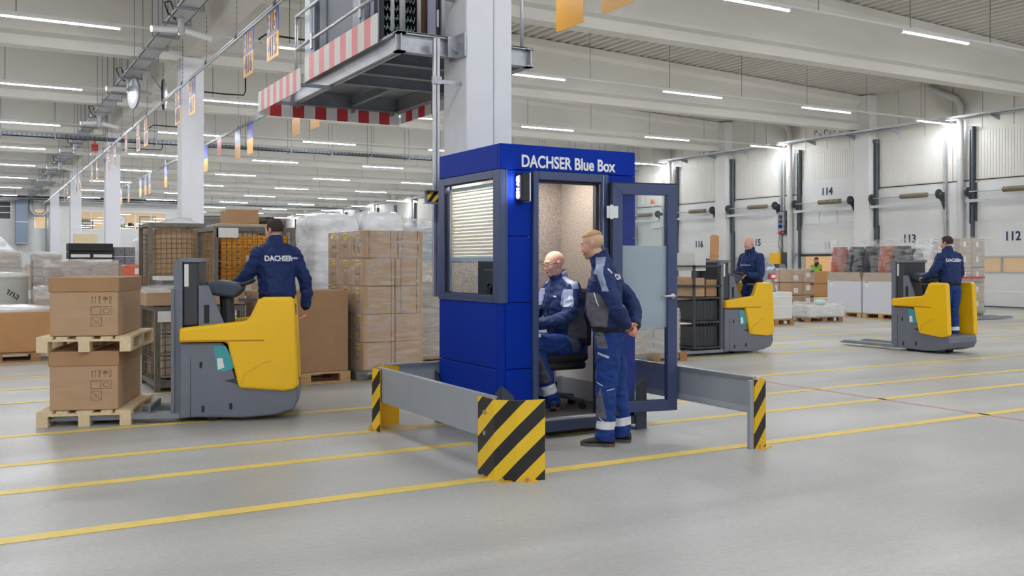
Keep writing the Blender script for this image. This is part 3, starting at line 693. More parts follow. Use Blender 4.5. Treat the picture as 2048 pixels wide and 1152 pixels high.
# desk, monitor and chair inside
dk = thing('booth_desk', 'narrow white desk along the window side inside the blue booth', 'desk', (0,0,0))
MB().box(4.02, 7.2, .88, 4.42, 8.15, .91).build('desk_top', M['white'], dk, bevel=.004); MB().box(4.02, 7.22, .18, 4.06, 7.26, .88).box(4.02, 8.1, .18, 4.06, 8.14, .88).build('desk_leg', M['grey'], dk)
mn = thing('monitor', 'dark computer monitor on the desk, its back seen through the booth window', 'monitor', (4.14, 7.62, .91))
MB().box(-.014, -.25, .34, .014, .25, .66).box(-.03, -.1, .42, -.01, .1, .58).build('monitor_screen', M['dkgrey'], mn, bevel=.006)
MB().box(-.08, -.1, 0, .1, .1, .012).box(-.03, -.03, 0, -.015, .03, .45).build('monitor_stand', M['black'], mn)
ls = thing('document_tray', 'charcoal tray with a cable on the booth desk behind the window', 'tray', (4.1, 8.0, .91))
MB().box(-.05, -.16, 0, .2, .14, .02).box(-.05, -.16, .02, -.04, .14, .2).build('tray_body', M['dkgrey'], ls)
ch = thing('office_chair', 'black swivel office chair on castors inside the blue booth', 'chair', (4.81, 7.6, .175))
MB().box(-.25, -.24, .44, .25, .24, .53).build('seat', M['seatf'], ch, bevel=.045, seg=3); MB().box(-.23, -.22, .37, .23, .22, .45).build('seat_shell', M['black'], ch, bevel=.03, seg=2)
mb = MB(); mb.prism([(-.2, .58), (.2, .58), (.22, 1.0), (.17, 1.13), (-.17, 1.13), (-.22, 1.0)], .24, .3, 'yz'); mb.build('backrest', M['seatf'], ch, bevel=.025, seg=2)
MB().box(.22, -.05, .4, .28, .05, .7).box(.1, -.04, .38, .28, .04, .42).build('back_bracket', M['black'], ch)
MB().cyl((0,0,.2), (0,0,.38), .016, 10).build('gas_piston', M['alu'], ch); MB().cyl((0,0,.08), (0,0,.24), .03, 12).build('column', M['black'], ch)
for k in range(5):
    a = R(20+72*k); c_, s_ = math.cos(a), math.sin(a)
    lg = MB().bar((.02*c_, .02*s_, .12), (.29*c_, .29*s_, .075), .05, .035).build('base_arm', M['slate'], ch, bevel=.008)
    mb = MB(); mb.cyl((.28*c_-.025*s_, .28*s_+.025*c_, .03), (.28*c_+.025*s_, .28*s_-.025*c_, .03), .03, 12).cyl((.28*c_, .28*s_, .03), (.28*c_, .28*s_, .075), .01, 8); mb.build('castor', M['black'], lg)
MB().box(.24, -.16, .47, .256, -.06, .5).build('seat_tag', M['paper'], ch)

# ------------------------------------------------------------------ guard posts and rails round the column
def folded(poly, h, th=.008):
    mb = MB()
    for i in range(len(poly)-1):
        a, b = Vector(poly[i]+(0,)), Vector(poly[i+1]+(0,)); d_ = (b-a).normalized(); nrm = Vector((-d_.y, d_.x, 0))*th
        mb.add([a, b, b+nrm, a+nrm] + [p_+Vector((0,0,h)) for p_ in (a, b, b+nrm, a+nrm)], [(0,1,5,4), (1,2,6,5), (2,3,7,6), (3,0,4,7), (4,5,6,7), (3,2,1,0)])
    return mb
def guard(poly, label, hm='haz', h=.575):
    t = thing('guard_post', label, 'guard post', (0,0,0)); cx = sum(p[0] for p in poly)/len(poly); cy = sum(p[1] for p in poly)/len(poly)
    folded(poly, h).build('striped_sheet', M[hm], t, label='yellow and black striped sheet')
    ip = [(p[0]+(cx*.0+(4.48-p[0])*.006), p[1]+(7.0-p[1])*.006) for p in poly]
    folded(ip, h, .002).build('inner_face', M['hyellow'], t)
    for i in range(len(poly)-1):
        a, b = Vector(poly[i]+(0,)), Vector(poly[i+1]+(0,))
        o = Vector(((a.x+b.x)/2-4.48, (a.y+b.y)/2-7, 0)).normalized()
        p = (a+b)/2+o*.02; MB().box(p.x-.045, p.y-.03, 0, p.x+.045, p.y+.03, .008).build('foot_flange', M['hyellow'], t)
        MB().cyl((p.x-.02, p.y, .008), (p.x-.02, p.y, .026), .012, 6).build('bolt', M['alu'], t)
    return t
g1 = guard([(3.21,6.12), (3.21,5.87), (3.33,5.75), (3.54,5.715)], 'widest yellow and black striped corner guard, standing nearest in front of the blue booth')
for z in (.32, .47): MB().cyl((3.21,6.0,z), (3.195,6.0,z), .016, 10).build('bolt', M['alu'], g1)
g2 = guard([(3.54,8.4), (3.33,8.36), (3.21,8.24), (3.21,8.06)], 'yellow and black guard post at the far left end of the long rail, orange inside')
g3 = guard([(5.64,5.79), (5.775,5.80), (5.775,5.86)], 'narrow striped guard post standing right of the booth at the end of the right rail', 'hazr')
MB().box(5.60, 5.80, 0, 5.64, 5.84, .57).build('steel_edge', M['railgrey'], g3, bevel=.004)
def crail(name, p0, p1, inn, label, z0=.275, z1=.585):
    """C section rail: web with two flanges turned towards inn"""
    a, b = Vector(p0), Vector(p1); d_ = (b-a); L = d_.length; x = d_.normalized(); y = Vector(inn)
    prof = [(0,z0), (.05,z0), (.05,z0+.008), (.012,z0+.05), (.012,z1-.05), (.05,z1-.008), (.05,z1), (0,z1)]
    k = len(prof); mb = MB(); mb.add([a+y*u+Vector((0,0,w)) for u, w in prof]+[b+y*u+Vector((0,0,w)) for u, w in prof], [(i, (i+1) % k, k+(i+1) % k, k+i) for i in range(k)]+[tuple(range(k)), tuple(range(2*k-1, k-1, -1))])
    o = mb.build(name, M['railgrey'], None, label=label, cat='guard rail'); return o
MB_ = crail('guard_rail', (3.235,5.96,0), (3.235,8.2,0), (1,0,0), 'long grey steel guard rail left of the blue booth between two striped posts')
crail('guard_rail', (3.4,8.42,0), (5.7,8.42,0), (0,-1,0), 'grey steel guard rail behind the blue booth')
crail('guard_rail', (5.77,5.9,0), (5.77,8.4,0), (-1,0,0), 'grey steel guard rail right of the open glass door, seen from its hollow side')
g4 = guard([(5.6,8.42), (5.72,8.42), (5.79,8.34), (5.79,8.2)], 'striped guard post behind the open glass door at the rear right corner')

# ------------------------------------------------------------------ steel platform hung on the column
PX0, PX1, PY0, PY1, PZ = 3.78, 5.43, 9.0, 12.75, 3.74
pf = thing('steel_platform', 'galvanised steel platform bolted to the white column above the blue booth', 'platform', (0,0,0))
def ibeam_x(x0, x1, y, z, h=.2, w=.1, name='cross_beam', m='galv'):
    MB().box(x0, y-w/2, z, x1, y+w/2, z+.012).box(x0, y-w/2, z+h-.012, x1, y+w/2, z+h).box(x0, y-.006, z, x1, y+.006, z+h).build(name, M[m], pf)
def ibeam_y(x, y0, y1, z, h=.2, w=.1, name='side_beam', m='galv'):
    MB().box(x-w/2, y0, z, x+w/2, y1, z+.012).box(x-w/2, y0, z+h-.012, x+w/2, y1, z+h).box(x-.006, y0, z, x+.006, y1, z+h).build(name, M[m], pf)
ibeam_y(PX0+.05, PY0, PY1, PZ); ibeam_y(PX1-.05, PY0-.02, PY1, PZ); ibeam_x(PX0, 4.47, PY0+.05, PZ, name='end_beam', m='galv'); ibeam_x(5.04, PX1, PY0+.05, PZ, name='end_beam', m='galv'); ibeam_x(PX0, PX1, PY1, PZ, name='end_beam', m='galvd')
for y in (9.75, 10.4, 11.1): ibeam_x(PX0+.06, PX1-.06, y, PZ+.02, .17, .09, m='galvd')
ibeam_y(4.65, 11.1, PY1, PZ+.03, .1, .07, m='galvd')
MB().box(PX0, PY0, PZ+.2, PX1, 9.0+.0, PZ+.21).box(PX0, PY0+.36, PZ+.2, PX1, PY1, PZ+.215).box(PX0, PY0, PZ+.2, 4.46, PY0+.36, PZ+.215).build('deck_plate', M['galvd'], pf)
MB().box(4.35, PY0-.03, PZ-.01, 4.375+.09, PY0-.015, PZ+.21).box(4.45, 8.78, PZ-.02, 4.475, PY0+.15, PZ+.23).build('clamp_plate', M['galv'], pf)
for p in ((4.40, PY0-.04, PZ+.07), (4.44, 8.88, PZ+.13), (4.44, 8.95, PZ+.05)): MB().cyl(p, (p[0], p[1]-.03, p[2]), .012, 6).build('bolt', M['alu'], pf)
# outriggers that carry the striped boards at the far end
for y in (11.2, 12.6): MB().box(3.38, y-.02, 3.70, 3.85, y+.02, 3.74).build('outrigger', M['galvd'], pf)
for x in (3.9, 4.7, 5.3): MB().box(x-.02, 12.76, 3.7, x+.02, 12.86, 3.76).build('outrigger', M['galvd'], pf)
# upright hangers and railings
for y, nm in ((10.0, 'hanger_post'), (11.75, 'hanger_post')):
    MB().box(3.76, y-.09, PZ+.2, 3.775, y+.09, 8.6).box(3.93, y-.09, PZ+.2, 3.945, y+.09, 8.6).box(3.76, y-.008, PZ+.2, 3.945, y+.008, 8.6).build(nm, M['galvd'], pf)
    MB().box(3.74, y-.04, 4.3, 3.76, y+.03, 4.5).build('post_clamp', M['galvl'], pf)
def pipe(*pts, name='railing'): return MB().tube(pts, .022, 8).build(name, M['galvl'], pf, smooth=True)
pipe((3.75,9.1,4.42), (3.75,11.65,4.42)); pipe((3.75,9.1,4.86), (3.75,12.4,4.86)); pipe((3.75,11.85,4.42), (3.75,12.4,4.42)); pipe((3.75,9.05,3.95), (3.75,9.05,4.9), name='railing_post')
pipe((3.75,12.4,3.95), (3.75,12.4,4.87), name='railing_post'); pipe((3.75,12.4,4.86), (4.75,12.4,4.86)); pipe((3.75,12.4,4.42), (4.75,12.4,4.42)); pipe((4.75,12.4,3.95), (4.75,12.4,4.86), name='railing_post')
for x, y in ((3.98, 9.3), (4.05, 9.05), (4.33, 9.05), (3.85, 9.05)): pipe((x, y, 3.95), (x, y, 5.0), name='railing_post')
pipe((3.85,9.05,4.42), (4.46,9.05,4.36)); pipe((3.78,9.3,4.40), (3.98,9.3,4.40))
pipe((5.3,9.05,3.95), (5.3,9.05,4.88), name='railing_post'); pipe((5.05,9.0,4.9), (5.45,9.0,4.88), (5.5,9.1,4.86), (5.5,9.5,4.86), (5.05,9.8,4.8))
def board(name, label, p0, p1, z0, z1, n, cols=('redp', 'offwhite')):
    """striped board in real strips of print"""
    a, b = Vector(p0), Vector(p1); mb = MB(); up = Vector((b-a)).normalized(); nn = Vector((up.y, -up.x, 0))*.012
    for i in range(n):
        q0, q1 = a+(b-a)*i/n, a+(b-a)*(i+1)/n
        vv = [q0, q1, q1+nn, q0+nn]; mb.add([(w.x, w.y, z0) for w in vv]+[(w.x, w.y, z1) for w in vv], [(0,1,5,4), (1,2,6,5), (2,3,7,6), (3,0,4,7), (4,5,6,7), (3,2,1,0)], i % 2)
    mb.build(name, [M[cols[1]], M[cols[0]]], pf, label=label)
board('hazard_board', 'red and white striped board on the near platform edge', (3.74,9.45,0), (3.74,12.0,0), 3.91, 4.23, 13)
board('hazard_board', 'longer red and white striped board behind', (3.36,10.96,0), (3.36,12.85,0), 3.61, 3.88, 13)
board('hazard_board', 'red and white board hanging across the far end', (3.36,12.87,0), (5.44,12.87,0), 3.575, 3.83, 13, ('redw', 'white'))
board('hazard_board', 'short red and white board beside the column', (5.46,12.85,0), (5.46,10.9,0), 3.6, 3.86, 9, ('redw', 'white'))
# cabinet with cables on the platform
cb = thing('cable_cabinet', 'open grey cabinet full of cable loops standing on the steel platform', 'cabinet', (0,0,0))
fr = MB()
for x, y in ((4.0,10.0), (4.68,10.0), (4.0,10.6), (4.68,10.6)): fr.box(x-.03, y-.03, 3.96, x+.03, y+.03, 6.3)
fr.box(4.0, 10.58, 3.96, 4.7, 10.6, 6.3).box(4.72, 9.96, 3.96, 4.76, 10.6, 6.3); fr.build('cabinet_frame', M['dkgrey'], cb)
MB().box(4.56, 9.94, 3.96, 4.66, 9.97, 6.3).box(3.86, 9.95, 3.96, 3.9, 10.5, 6.3).build('cabinet_door', mat('lilac_steel', (176,178,196), .4, .2), cb)
MB().box(4.67, 9.92, 4.3, 4.69, 9.94, 4.5).build('door_latch', M['white'], cb)
for r in range(12):
    z = 4.02+.11*r
    MB().box(4.03, 10.05, z, 4.42, 10.3, z+.03).build('terminal_strip', M['dkgrey'] if r not in (0, 2, 3) else mat('green_strip', (44,128,110), .5), cb)
    mb = MB()
    for i in range(9):
        x = 4.05+.042*i; q = .02*rnd.random(); mb.tube([(x, 10.02, z+.02), (x+.01, 9.98, z-.02-q), (x+.03, 9.985, z+.03), (x+.035, 10.02, z+.05)], .0045, 5)
    mb.build('patch_cables', M['galvl'], cb, kind='stuff')
mb = MB()
for i in range(16):
    x = 4.44+.007*i; mb.tube([(x, 9.99+.02*rnd.random(), 3.97), (x+.015*rnd.random(), 9.98, 4.5), (x-.05+.1*rnd.random(), 10, 5.2), (x, 10, 6.2)], .008, 5)
mb.build('cable_bundle', mat('brown_cable', (116,70,56), .6), cb, kind='stuff')
cp = thing('back_panel_cabinet', 'plain pale grey cabinet on the platform behind the railing', 'cabinet', (4.15, 12.0, 3.96))
MB().box(-.3, -.3, 0, .15, .35, 2.6).build('cabinet_body', mat('pale_cabinet', (214,218,228), .5), cp, bevel=.01)
# strut and striped bar behind the booth top
sp = thing('strut_channel', 'slotted white steel strut running down beside the column to the booth roof', 'strut', (4.19, 8.93, 0))
MB().box(-.035, -.02, 1.2, -.005, .02, 3.9).box(.005, -.02, 1.2, .035, .02, 3.9).box(-.035, .015, 1.2, .035, .02, 3.9).build('channel', M['galvl'], sp)
mb = MB()
for i in range(8): mb.box(-.006, .012, 1.5+.3*i, .006, .0155, 1.56+.3*i)
mb.build('slots', M['black'], sp, kind='stuff')
MB().box(-.05, -.035, 3.42, .05, 0, 3.5).box(.03, -.02, 3.43, .3, .0, 3.47).build('strut_clamp', M['galv'], sp)
hb = thing('striped_crossbar', 'short steel crossbar with yellow and black tape beside the booth roof', 'crossbar', (0, 8.75, 0))
MB().box(4.0, 0, 2.29, 4.46, .09, 2.3).box(4.0, 0, 2.16, 4.46, .09, 2.17).box(4.0, .045, 2.16, 4.46, .055, 2.3).build('channel', M['galv'], hb)
MB().box(4.03, .035, 2.18, 4.2, .045, 2.285).build('hazard_tape', stripes('tape_stripes', (248,205,44), (38,36,38), (1,0,-.8), .09, .2), hb)
# ------------------------------------------------------------------ hanging sign rails and signs
def sign_rail(X, Y0_, Y1_, z, label, first):
    t = thing('sign_rail', label, 'rail', (0,0,0))
    MB().box(X-.022, Y0_, z, X+.022, Y1_, z+.03).box(X-.022, Y0_, z+.045, X-.014, Y1_, z+.08).box(X+.014, Y0_, z+.045, X+.022, Y1_, z+.08).build('rail_profile', M['galvl' if X < 5 else 'trackg'], t)
    y = first
    while y < Y1_ and y < 60:
        mb = MB(); top = 6.76 if X < 5 else roofz(X)
        n = int((top-z)/.1)
        mb.cyl((X, y, z+.05), (X, y, top), .005, 4, caps=False)
        for i in range(n): mb.box(X-.009, y-.009, z+.1+i*.1, X+.009, y+.009, z+.14+i*.1)
        mb.build('hanging_chain', M['grey'], t); MB().box(X-.035, y-.06, z+.03, X+.035, y+.06, z+.1).build('chain_clip', M['dkgrey'], t)
        y += 2.6 if X < 5 else 3.4
sign_rail(4.2, -2, 78, 5.66, 'long white rail of hanging bay signs beside the row of white columns', 7.2)
sign_rail(7.5, 2, 62, 5.93, 'second rail of hanging signs, running over the goods right of the column row', 4.0)
def bay_sign(X, Y, top, a, b, w=.68, h=.4, label='', dig=True):
    t = thing('bay_sign', label, 'sign', (X, Y, 0), 0, 'bay signs hanging from the rails')
    up = MB().box(-.004, -w/2, top-h, .004, w/2, top).build('upper_panel', M['signblue'], t)
    lo = MB().box(-.004, -w/2, top-2*h, .004, w/2, top-h).build('lower_panel', M['signyel'], t)
    if dig:
        lettering(a, .43, M['signyel'], (-.008, 0, top-h*.52), (0,-1,0), up, bold=.008, ext=.002, sx=.78)
        lettering(b, .43, M['signblue'], (-.008, 0, top-h*1.52), (0,-1,0), lo, bold=.008, ext=.002, sx=.78)
    return t
for q_, (Y, a, b) in enumerate(((15.18, '315', '415'), (16.74, '316', '416'), (21.7, '317', '417'), (23.4, '318', '418'), (28.2, '319', '419'), (29.65, '320', '420'), (35.0, '321', '421'), (36.7, '322', '422'), (40.4, '323', '423'), (42.3, '324', '424'), (47.5, '325', '425'), (49.2, '326', '426'), (54.2, '327', '427'), (56, '328', '428'))):
    bay_sign(4.2, Y, 5.665, a, b, label='%s hanging bay sign from the platform along the column row, reading %s over %s' % (ORD[q_], a, b))
t = thing('red_sign', 'pale red hanging sign on the rail beside the white columns', 'sign', (4.2, 32.2, 0)); s_ = MB().box(-.004, -.28, 5.1, .004, .28, 5.665).build('sign_panel', M['redp'], t); MB().box(-.008, -.2, 5.2, -.004, .2, 5.45).build('sign_print', M['paper'], t)
places = [(10.27,'nearest blank one at the top edge right of the column'), (11.43,'blank one left of the nearest at the top edge'), (23.2,'rightmost one hanging below the platform board'), (24.83,'second one hanging below the platform board'), (29.7,'first one left of the platform boards'), (31.3,'second one left of the platform boards'), (36.2,'one just right of the second column'), (44.7,'one just left of the second column'), (49.2,'right one of the three between the columns'), (50.5,'middle one of the three between the columns'), (52.2,'left one of the three between the columns'), (56.5,'right one of the far pair'), (59.5,'left one of the far pair')]
for Y, w in places:
    t_ = bay_sign(7.5, Y, 5.932, '', '', w=.72, h=.48, label='blank blue-over-yellow sign, '+w, dig=False)
t = thing('red_sign', 'plain red hanging sign on the second rail, near the second column', 'sign', (7.5, 33.97, 0)); MB().box(-.004, -.33, 5.35, .004, .33, 5.932).build('sign_panel', M['signred'], t)

# ------------------------------------------------------------------ cable trays
tray = thing('cable_tray', 'long galvanised cable tray hanging from rods left of the white column row', 'cable tray', (0,0,0))
wv = M['galvl']
MB().box(3.38, -2, 6.44, 3.76, 78, 6.452).box(3.38, -2, 6.44, 3.392, 78, 6.52).box(3.748, -2, 6.44, 3.76, 78, 6.52).box(3.44, -2, 6.50, 3.56, 78, 6.53).box(3.6, -2, 6.5, 3.68, 78, 6.53).build('tray_trough', wv, tray)
am = MB().box(3.28, -.02, 6.40, 3.86, .02, 6.44).box(3.29, -.02, 6.44, 3.31, .02, 6.5).box(3.83, -.02, 6.44, 3.85, .02, 6.5).mesh('tray_arm', M['galvd'])
hm = MB().cyl((3.30, 0, 6.44), (3.30, 0, 8.72), .011, 5).cyl((3.84, 0, 6.44), (3.84, 0, 8.72), .011, 5).mesh('hanger_rods', M['galvd'])
y = 13.5
while y < 76:
    put('tray_arm', am, tray, loc=(0, y, 0)); put('hanger_rods', hm, tray, loc=(0, y, 0)); y += 1.3
for i, Y in enumerate((19.6, 26.9, 33.9, 42.6, 50.5, 58.3)):
    t = thing('camera_mount', 'pair of white tube cameras under the cable tray, %s from the front' % ('first','second','third','fourth','fifth','sixth')[i], 'camera', (3.58, Y, 6.1))
    MB().cyl((0,0,0), (0,0,.34), .06, 8).build('mount_pole', M['galvl'], t)
    for sx in (-1, 1):
        a = Vector((.08*sx, 0, .1)); b = Vector((.55*sx, -.1, -.02 if sx > 0 else .05))
        q = MB().cyl(a, b, .06, 10).cyl(b, b+(b-a).normalized()*.03, .068, 10).build('camera_housing', M['white'], t, smooth=False)
    MB().tube([(-.1,0,.3), (-.25,0,.42), (-.32,0,.62), (-.2,0,.66), (-.14,0,.5)], .018, 6).build('cable_loop', M['black'], t)
for i, (dx, ry) in enumerate(((-.14, 12), (.56, -14))):
    t = thing('round_mirror', ('left' if i == 0 else 'right')+' one of two dark-rimmed convex mirrors under the cable tray', 'mirror', (3.72+dx, 26.2-i*.2, 5.98), R(ry))
    mb = MB(); mb.cyl((0,0,0), (.05,0,0), .4, 22, r2=.4).build('mirror_rim', M['black'] if i else M['galvd'], t); MB().ell((.05,0,0), (.07,.38,.38), 18, 10).build('mirror_face', M['alu'], t, smooth=True)
    MB().bar((0,0,.1), (-.05+dx*-.4, 0, .5), .03, .03).build('mirror_arm', M['galvd'], t)
tag(MB().box(3.95, 40.0, 5.95, 4.2, 40.2, 6.2).box(4.05, 40.05, 6.2, 4.1, 40.15, 6.44).build('alarm_beacon', M['signred']), 'small red alarm box beside the third column near the tray', 'alarm box')
# wide mesh trays across the hall
for nm, Y, z, x0, x1, lab in (('mesh_tray', 38.3, 6.15, X0, 29.2, 'long wire mesh tray hanging across the hall in the middle distance'), ('mesh_tray', 77.6, 6.2, X0, 29.2, 'dark wire mesh tray hanging across the hall in front of the office wall')):
    t = thing(nm, lab, 'cable tray', (0, Y, z)); mb = MB()
    mb.box(x0, -.2, 0, x1, -.19, .1).box(x0, .19, 0, x1, .2, .1).box(x0, -.2, .03, x1, .2, .036)
    mb.build('tray_sides', M['trackg'], t); mb = MB(); x = 0.0
    while x < 29: mb.box(x, -.205, 0, x+.06, -.2, .1); x += .16
    mb.build('tray_mesh', M['trackd'], t, kind='stuff')
    mb = MB().box(-.02, -.3, -.05, .02, .32, -.01).cyl((0,-.24,0), (0,-.24,2.35), .012, 5).cyl((0,.24,0), (0,.24,2.35), .012, 5); hm2 = mb.mesh('tray_hanger', M['galvd'])
    x = .8
    while x < 29: put('tray_hanger', hm2, t, loc=(x, 0, 0)); x += 1.75
# tray along the dock wall
t = thing('dock_tray', 'galvanised cable tray on brackets along the dock wall above the doors', 'cable tray', (0,0,0))
MB().box(29.0, 8, 6.46, 29.34, 112, 6.475).box(29.0, 8, 6.46, 29.01, 112, 6.56).box(29.33, 8, 6.46, 29.34, 112, 6.56).build('tray_trough', M['galvl'], t)
ab = MB().prism([(28.95, 6.42), (28.95, 6.46), (29.43, 6.46), (29.43, 6.3)], -.02, .02, 'xz').mesh('tray_bracket', M['galvd'])
y = 13.1
while y < 70: put('tray_bracket', ab, t, loc=(0, y, 0)); y += 1.96
for Y in (24.9, 32.75, 40.6):
    for j in range(4 if Y < 30 else 2):
        t = thing('junction_box', 'small junction box with cable loop on the dock tray, %s of the %s cluster' % (ORD[j], {24.9:'right', 32.75:'middle', 40.6:'left'}[Y]), 'junction box', (29.15, Y+.5*j, 6.57), 0, 'junction boxes on the dock wall tray')
        MB().box(-.08, -.08, 0, .08, .08, .14).build('box_body', M['offwhite'], t, bevel=.01); MB().tube([(0,.05,.14), (0,.12,.28), (0,.2,.22), (0,.18,.08)], .015, 5).build('cable_loop', M['dkgrey'], t)
# black power leads looping down to the lamps
for i, (x, Y) in enumerate(((6.0, 20.8), (6.0, 28.65), (6.1, 36.5), (6.2, 44.35))):
    tag(MB().tube([(x+1.1, Y, 8.3), (x+1.1, Y, 6.75), (x+1.05, Y, 6.62), (x+.5, Y, 6.6), (x-.4, Y, 6.62), (x-.55, Y, 6.5), (x-.5, Y, 6.42)], .022, 6).build('power_lead', M['black'], smooth=True), 'black power lead dropping to a tube lamp, %s from the front' % ('first','second','third','fourth')[i], 'cable')
# ------------------------------------------------------------------ fittings on the dock wall
t = thing('socket_board', 'grey socket box with blue and red plugs on the pillar left of door 114', 'socket box', (XW-.08, 28.62, 0))
MB().box(-.12, -.1, 2.75, -.0, .3, 3.75).build('board_plate', M['dkgrey'], t); MB().box(-.24, .0, 2.9, -.1, .36, 3.7).build('box_body', M['steelbox'], t, bevel=.015)
for z, m_ in ((3.5, 'dkgrey'), (3.3, 'dkgrey'), (3.1, 'blue')): MB().cyl((-.24,.18,z), (-.29,.18,z), .08, 10).build('socket', M[m_], t)
MB().cyl((-.2,.08,2.86), (-.24,.08,2.78), .05, 8).build('plug', M['redw'], t); MB().cyl((-.2,.28,2.86), (-.24,.28,2.78), .05, 8).build('plug', M['redw'], t)
MB().tube([(-.15,.3,2.8), (-.12,.42,2.3), (-.1,.2,1.9), (-.1,.15,1.7)], .012, 6).build('cable', M['black'], t)
t = thing('charger', 'yellow and grey wall charger with small screen on the pillar left of door 114', 'charger', (XW-.08, 28.92, 0))
MB().box(-.28, -.1, 1.5, 0, .5, 1.98).build('charger_body', M['hyellow'], t, bevel=.02); MB().box(-.285, -.1, 1.02, 0, .5, 1.5).build('charger_lower', M['dkgrey'], t, bevel=.02); MB().box(-.29, -.02, 1.12, -.28, .2, 1.32).build('screen', mat('lcd', (150,200,240), .3, emit=.6), t)
MB().box(-.18, -.5, 1.05, 0, -.12, 2.0).build('back_plate', M['slate'], t); MB().cyl((-.2,-.24,1.35), (-.3,-.24,1.35), .17, 16).build('cable_drum', M['grey'], t)
MB().tube([(-.2,.3,1.05), (-.2,.36,.6), (-.15,.1,.5), (-.15,-.1,.9)], .02, 6).build('cable', M['black'], t); MB().bar((-.1,-.5,1.95), (-.12,-.95,1.9), .05, .05).bar((-.1,-.5,1.4), (-.12,-.85,1.9), .04, .04).build('bracket', M['galvd'], t)
tag(MB().tube([(XW-.14,28.8,3.76), (XW-.14,28.8,6.4)], .035, 8).build('conduit', M['galvl']), 'thin grey conduit rising from the socket box on the pillar', 'pipe')
t = thing('fire_extinguisher', 'red fire extinguisher on the dock wall, left of door 116, seen past the glass door', 'extinguisher', (XW-.18, 36.5, .75))
MB().lathe([(.0,0), (.09,.01), (.1,.06), (.1,.5), (.05,.6), (.03,.64)], 14).build('cylinder_body', M['redw'], t, smooth=True); MB().box(-.04,-.03,.62,.04,.03,.7).tube([(0,.03,.66), (0,.12,.6), (0,.12,.2)], .012, 6).build('valve_hose', M['black'], t)
tag(MB().box(XW-.03, 36.3, 2.3, XW-.0, 36.6, 2.75).build('red_notice', M['signred']), 'small red fire notice on the dock wall above the extinguisher', 'notice')
# cabinets and cables beyond the booth's right edge, seen through the door glass
t = thing('switch_cabinet', 'grey switch cabinets with bundled cables on the dock wall, seen through the glass door', 'cabinet', (XW-.3, 39.3, 0))
MB().box(-.1, -.3, 3.9, .25, .9, 5.1).build('upper_cabinet', M['steelbox'], t, bevel=.02); MB().box(-.1, -.35, 1.7, .25, .9, 3.4).build('lower_cabinet', M['steelbox'], t, bevel=.02); 
MB().box(-.05, .2, 3.4, .2, .7, 3.9).build('cable_duct', M['dkgrey'], t)
mb = MB()
for i in range(5): mb.tube([(0,-.2+.2*i,3.4), (0,-.25+.2*i,4.4), (0,-.2+.18*i,5.6), (-.1,.3+.3*i,6.9), (-.1,1.6+.3*i,7.6)], .05, 6)
mb.build('cable_bundle', M['dkgrey'], t, kind='stuff')
t = thing('warning_beacon', 'orange beacon lamp on a bracket above a white box, seen through the glass door', 'beacon', (XW-.2, 37.6, 0))
MB().lathe([(.07,4.5), (.08,4.55), (.07,4.72), (.03,4.78)], 12).build('beacon_lens', mat('orange_lens', (230,106,50), .4), t); MB().box(-.08,-.08,4.42,.08,.08,4.5).box(-.03,-.03,3.9,.03,.03,4.42).build('beacon_base', M['offwhite'], t)
MB().box(-.1,-.75,3.3,.15,.0,3.9).build('white_box', M['white'], t, bevel=.01)
# ------------------------------------------------------------------ pallets, cartons, cages
def make_pallet(label, loc, rz=0, L=1.2, Wd=.8, m='wood', group=None):
    t = thing('pallet', label, 'pallet', loc, rz, group); g = M[m]
    for y, w in ((-Wd/2+.07,.14), (-Wd/4+.01,.1), (0,.14), (Wd/4-.01,.1), (Wd/2-.07,.14)): MB().box(-L/2, y-w/2, .122, L/2, y+w/2, .144).build('top_board', g, t)
    for x in (-L/2+.07, 0, L/2-.07):
        MB().box(x-.07, -Wd/2, .1, x+.07, Wd/2, .122).build('cross_board', g, t)
        for y in (-Wd/2+.05, 0, Wd/2-.05): MB().box(x-.07, y-.05, .022, x+.07, y+.05, .1).build('block', g, t)
    for y in (-Wd/2+.05, 0, Wd/2-.05): MB().box(-L/2, y-.05, 0, L/2, y+.05, .022).build('bottom_board', g, t)
    return t
PAL = {}
def pallet(label, x, y, rz=0, m='wood', z=0, L=1.2, Wd=.8):
    k = (m, L, Wd)
    if k not in PAL: PAL[k] = make_pallet(label, (x, y, z), rz, L, Wd, m); return PAL[k]
    return dup(PAL[k], (x, y, z), rz, label)
def carton(label, x0, y0, z0, x1, y1, z1, m='carton', group=None, lab=0, rz=0, seam=True, nm='carton'):
    """closed box: four sides, recessed flap seam and tape on the top and on the visible long side"""
    cx, cy = (x0+x1)/2, (y0+y1)/2; a, b, h = (x1-x0)/2, (y1-y0)/2, z1-z0
    t = thing(nm, label, 'carton', (cx, cy, z0), rz, group)
    g = .003; mb = MB().box(-a+g, -b+g, 0, a-g, b-g, h-g)
    mb.build('carton_body', M[m], t, bevel=.006)
    if seam: MB().box(-a+.01, -.025, h-g, a-.01, .025, h-g+.002).box(-a+g-.0015, -.025, h*.8, -a+g, .025, h).build('tape', M['cartong'], t)
    return t
def slip(t, x, z, w, h, side='front', d=0, m='paper', name='shipping_label'):
    """paper label on the -y face (front) or -x face (left) of carton t, local units"""
    if side == 'front': MB().box(x-w/2, d-.004, z-h/2, x+w/2, d, z+h/2).build(name, M[m], t)
    else: MB().box(d-.004, x-w/2, z-h/2, d, x+w/2, z+h/2).build(name, M[m], t)
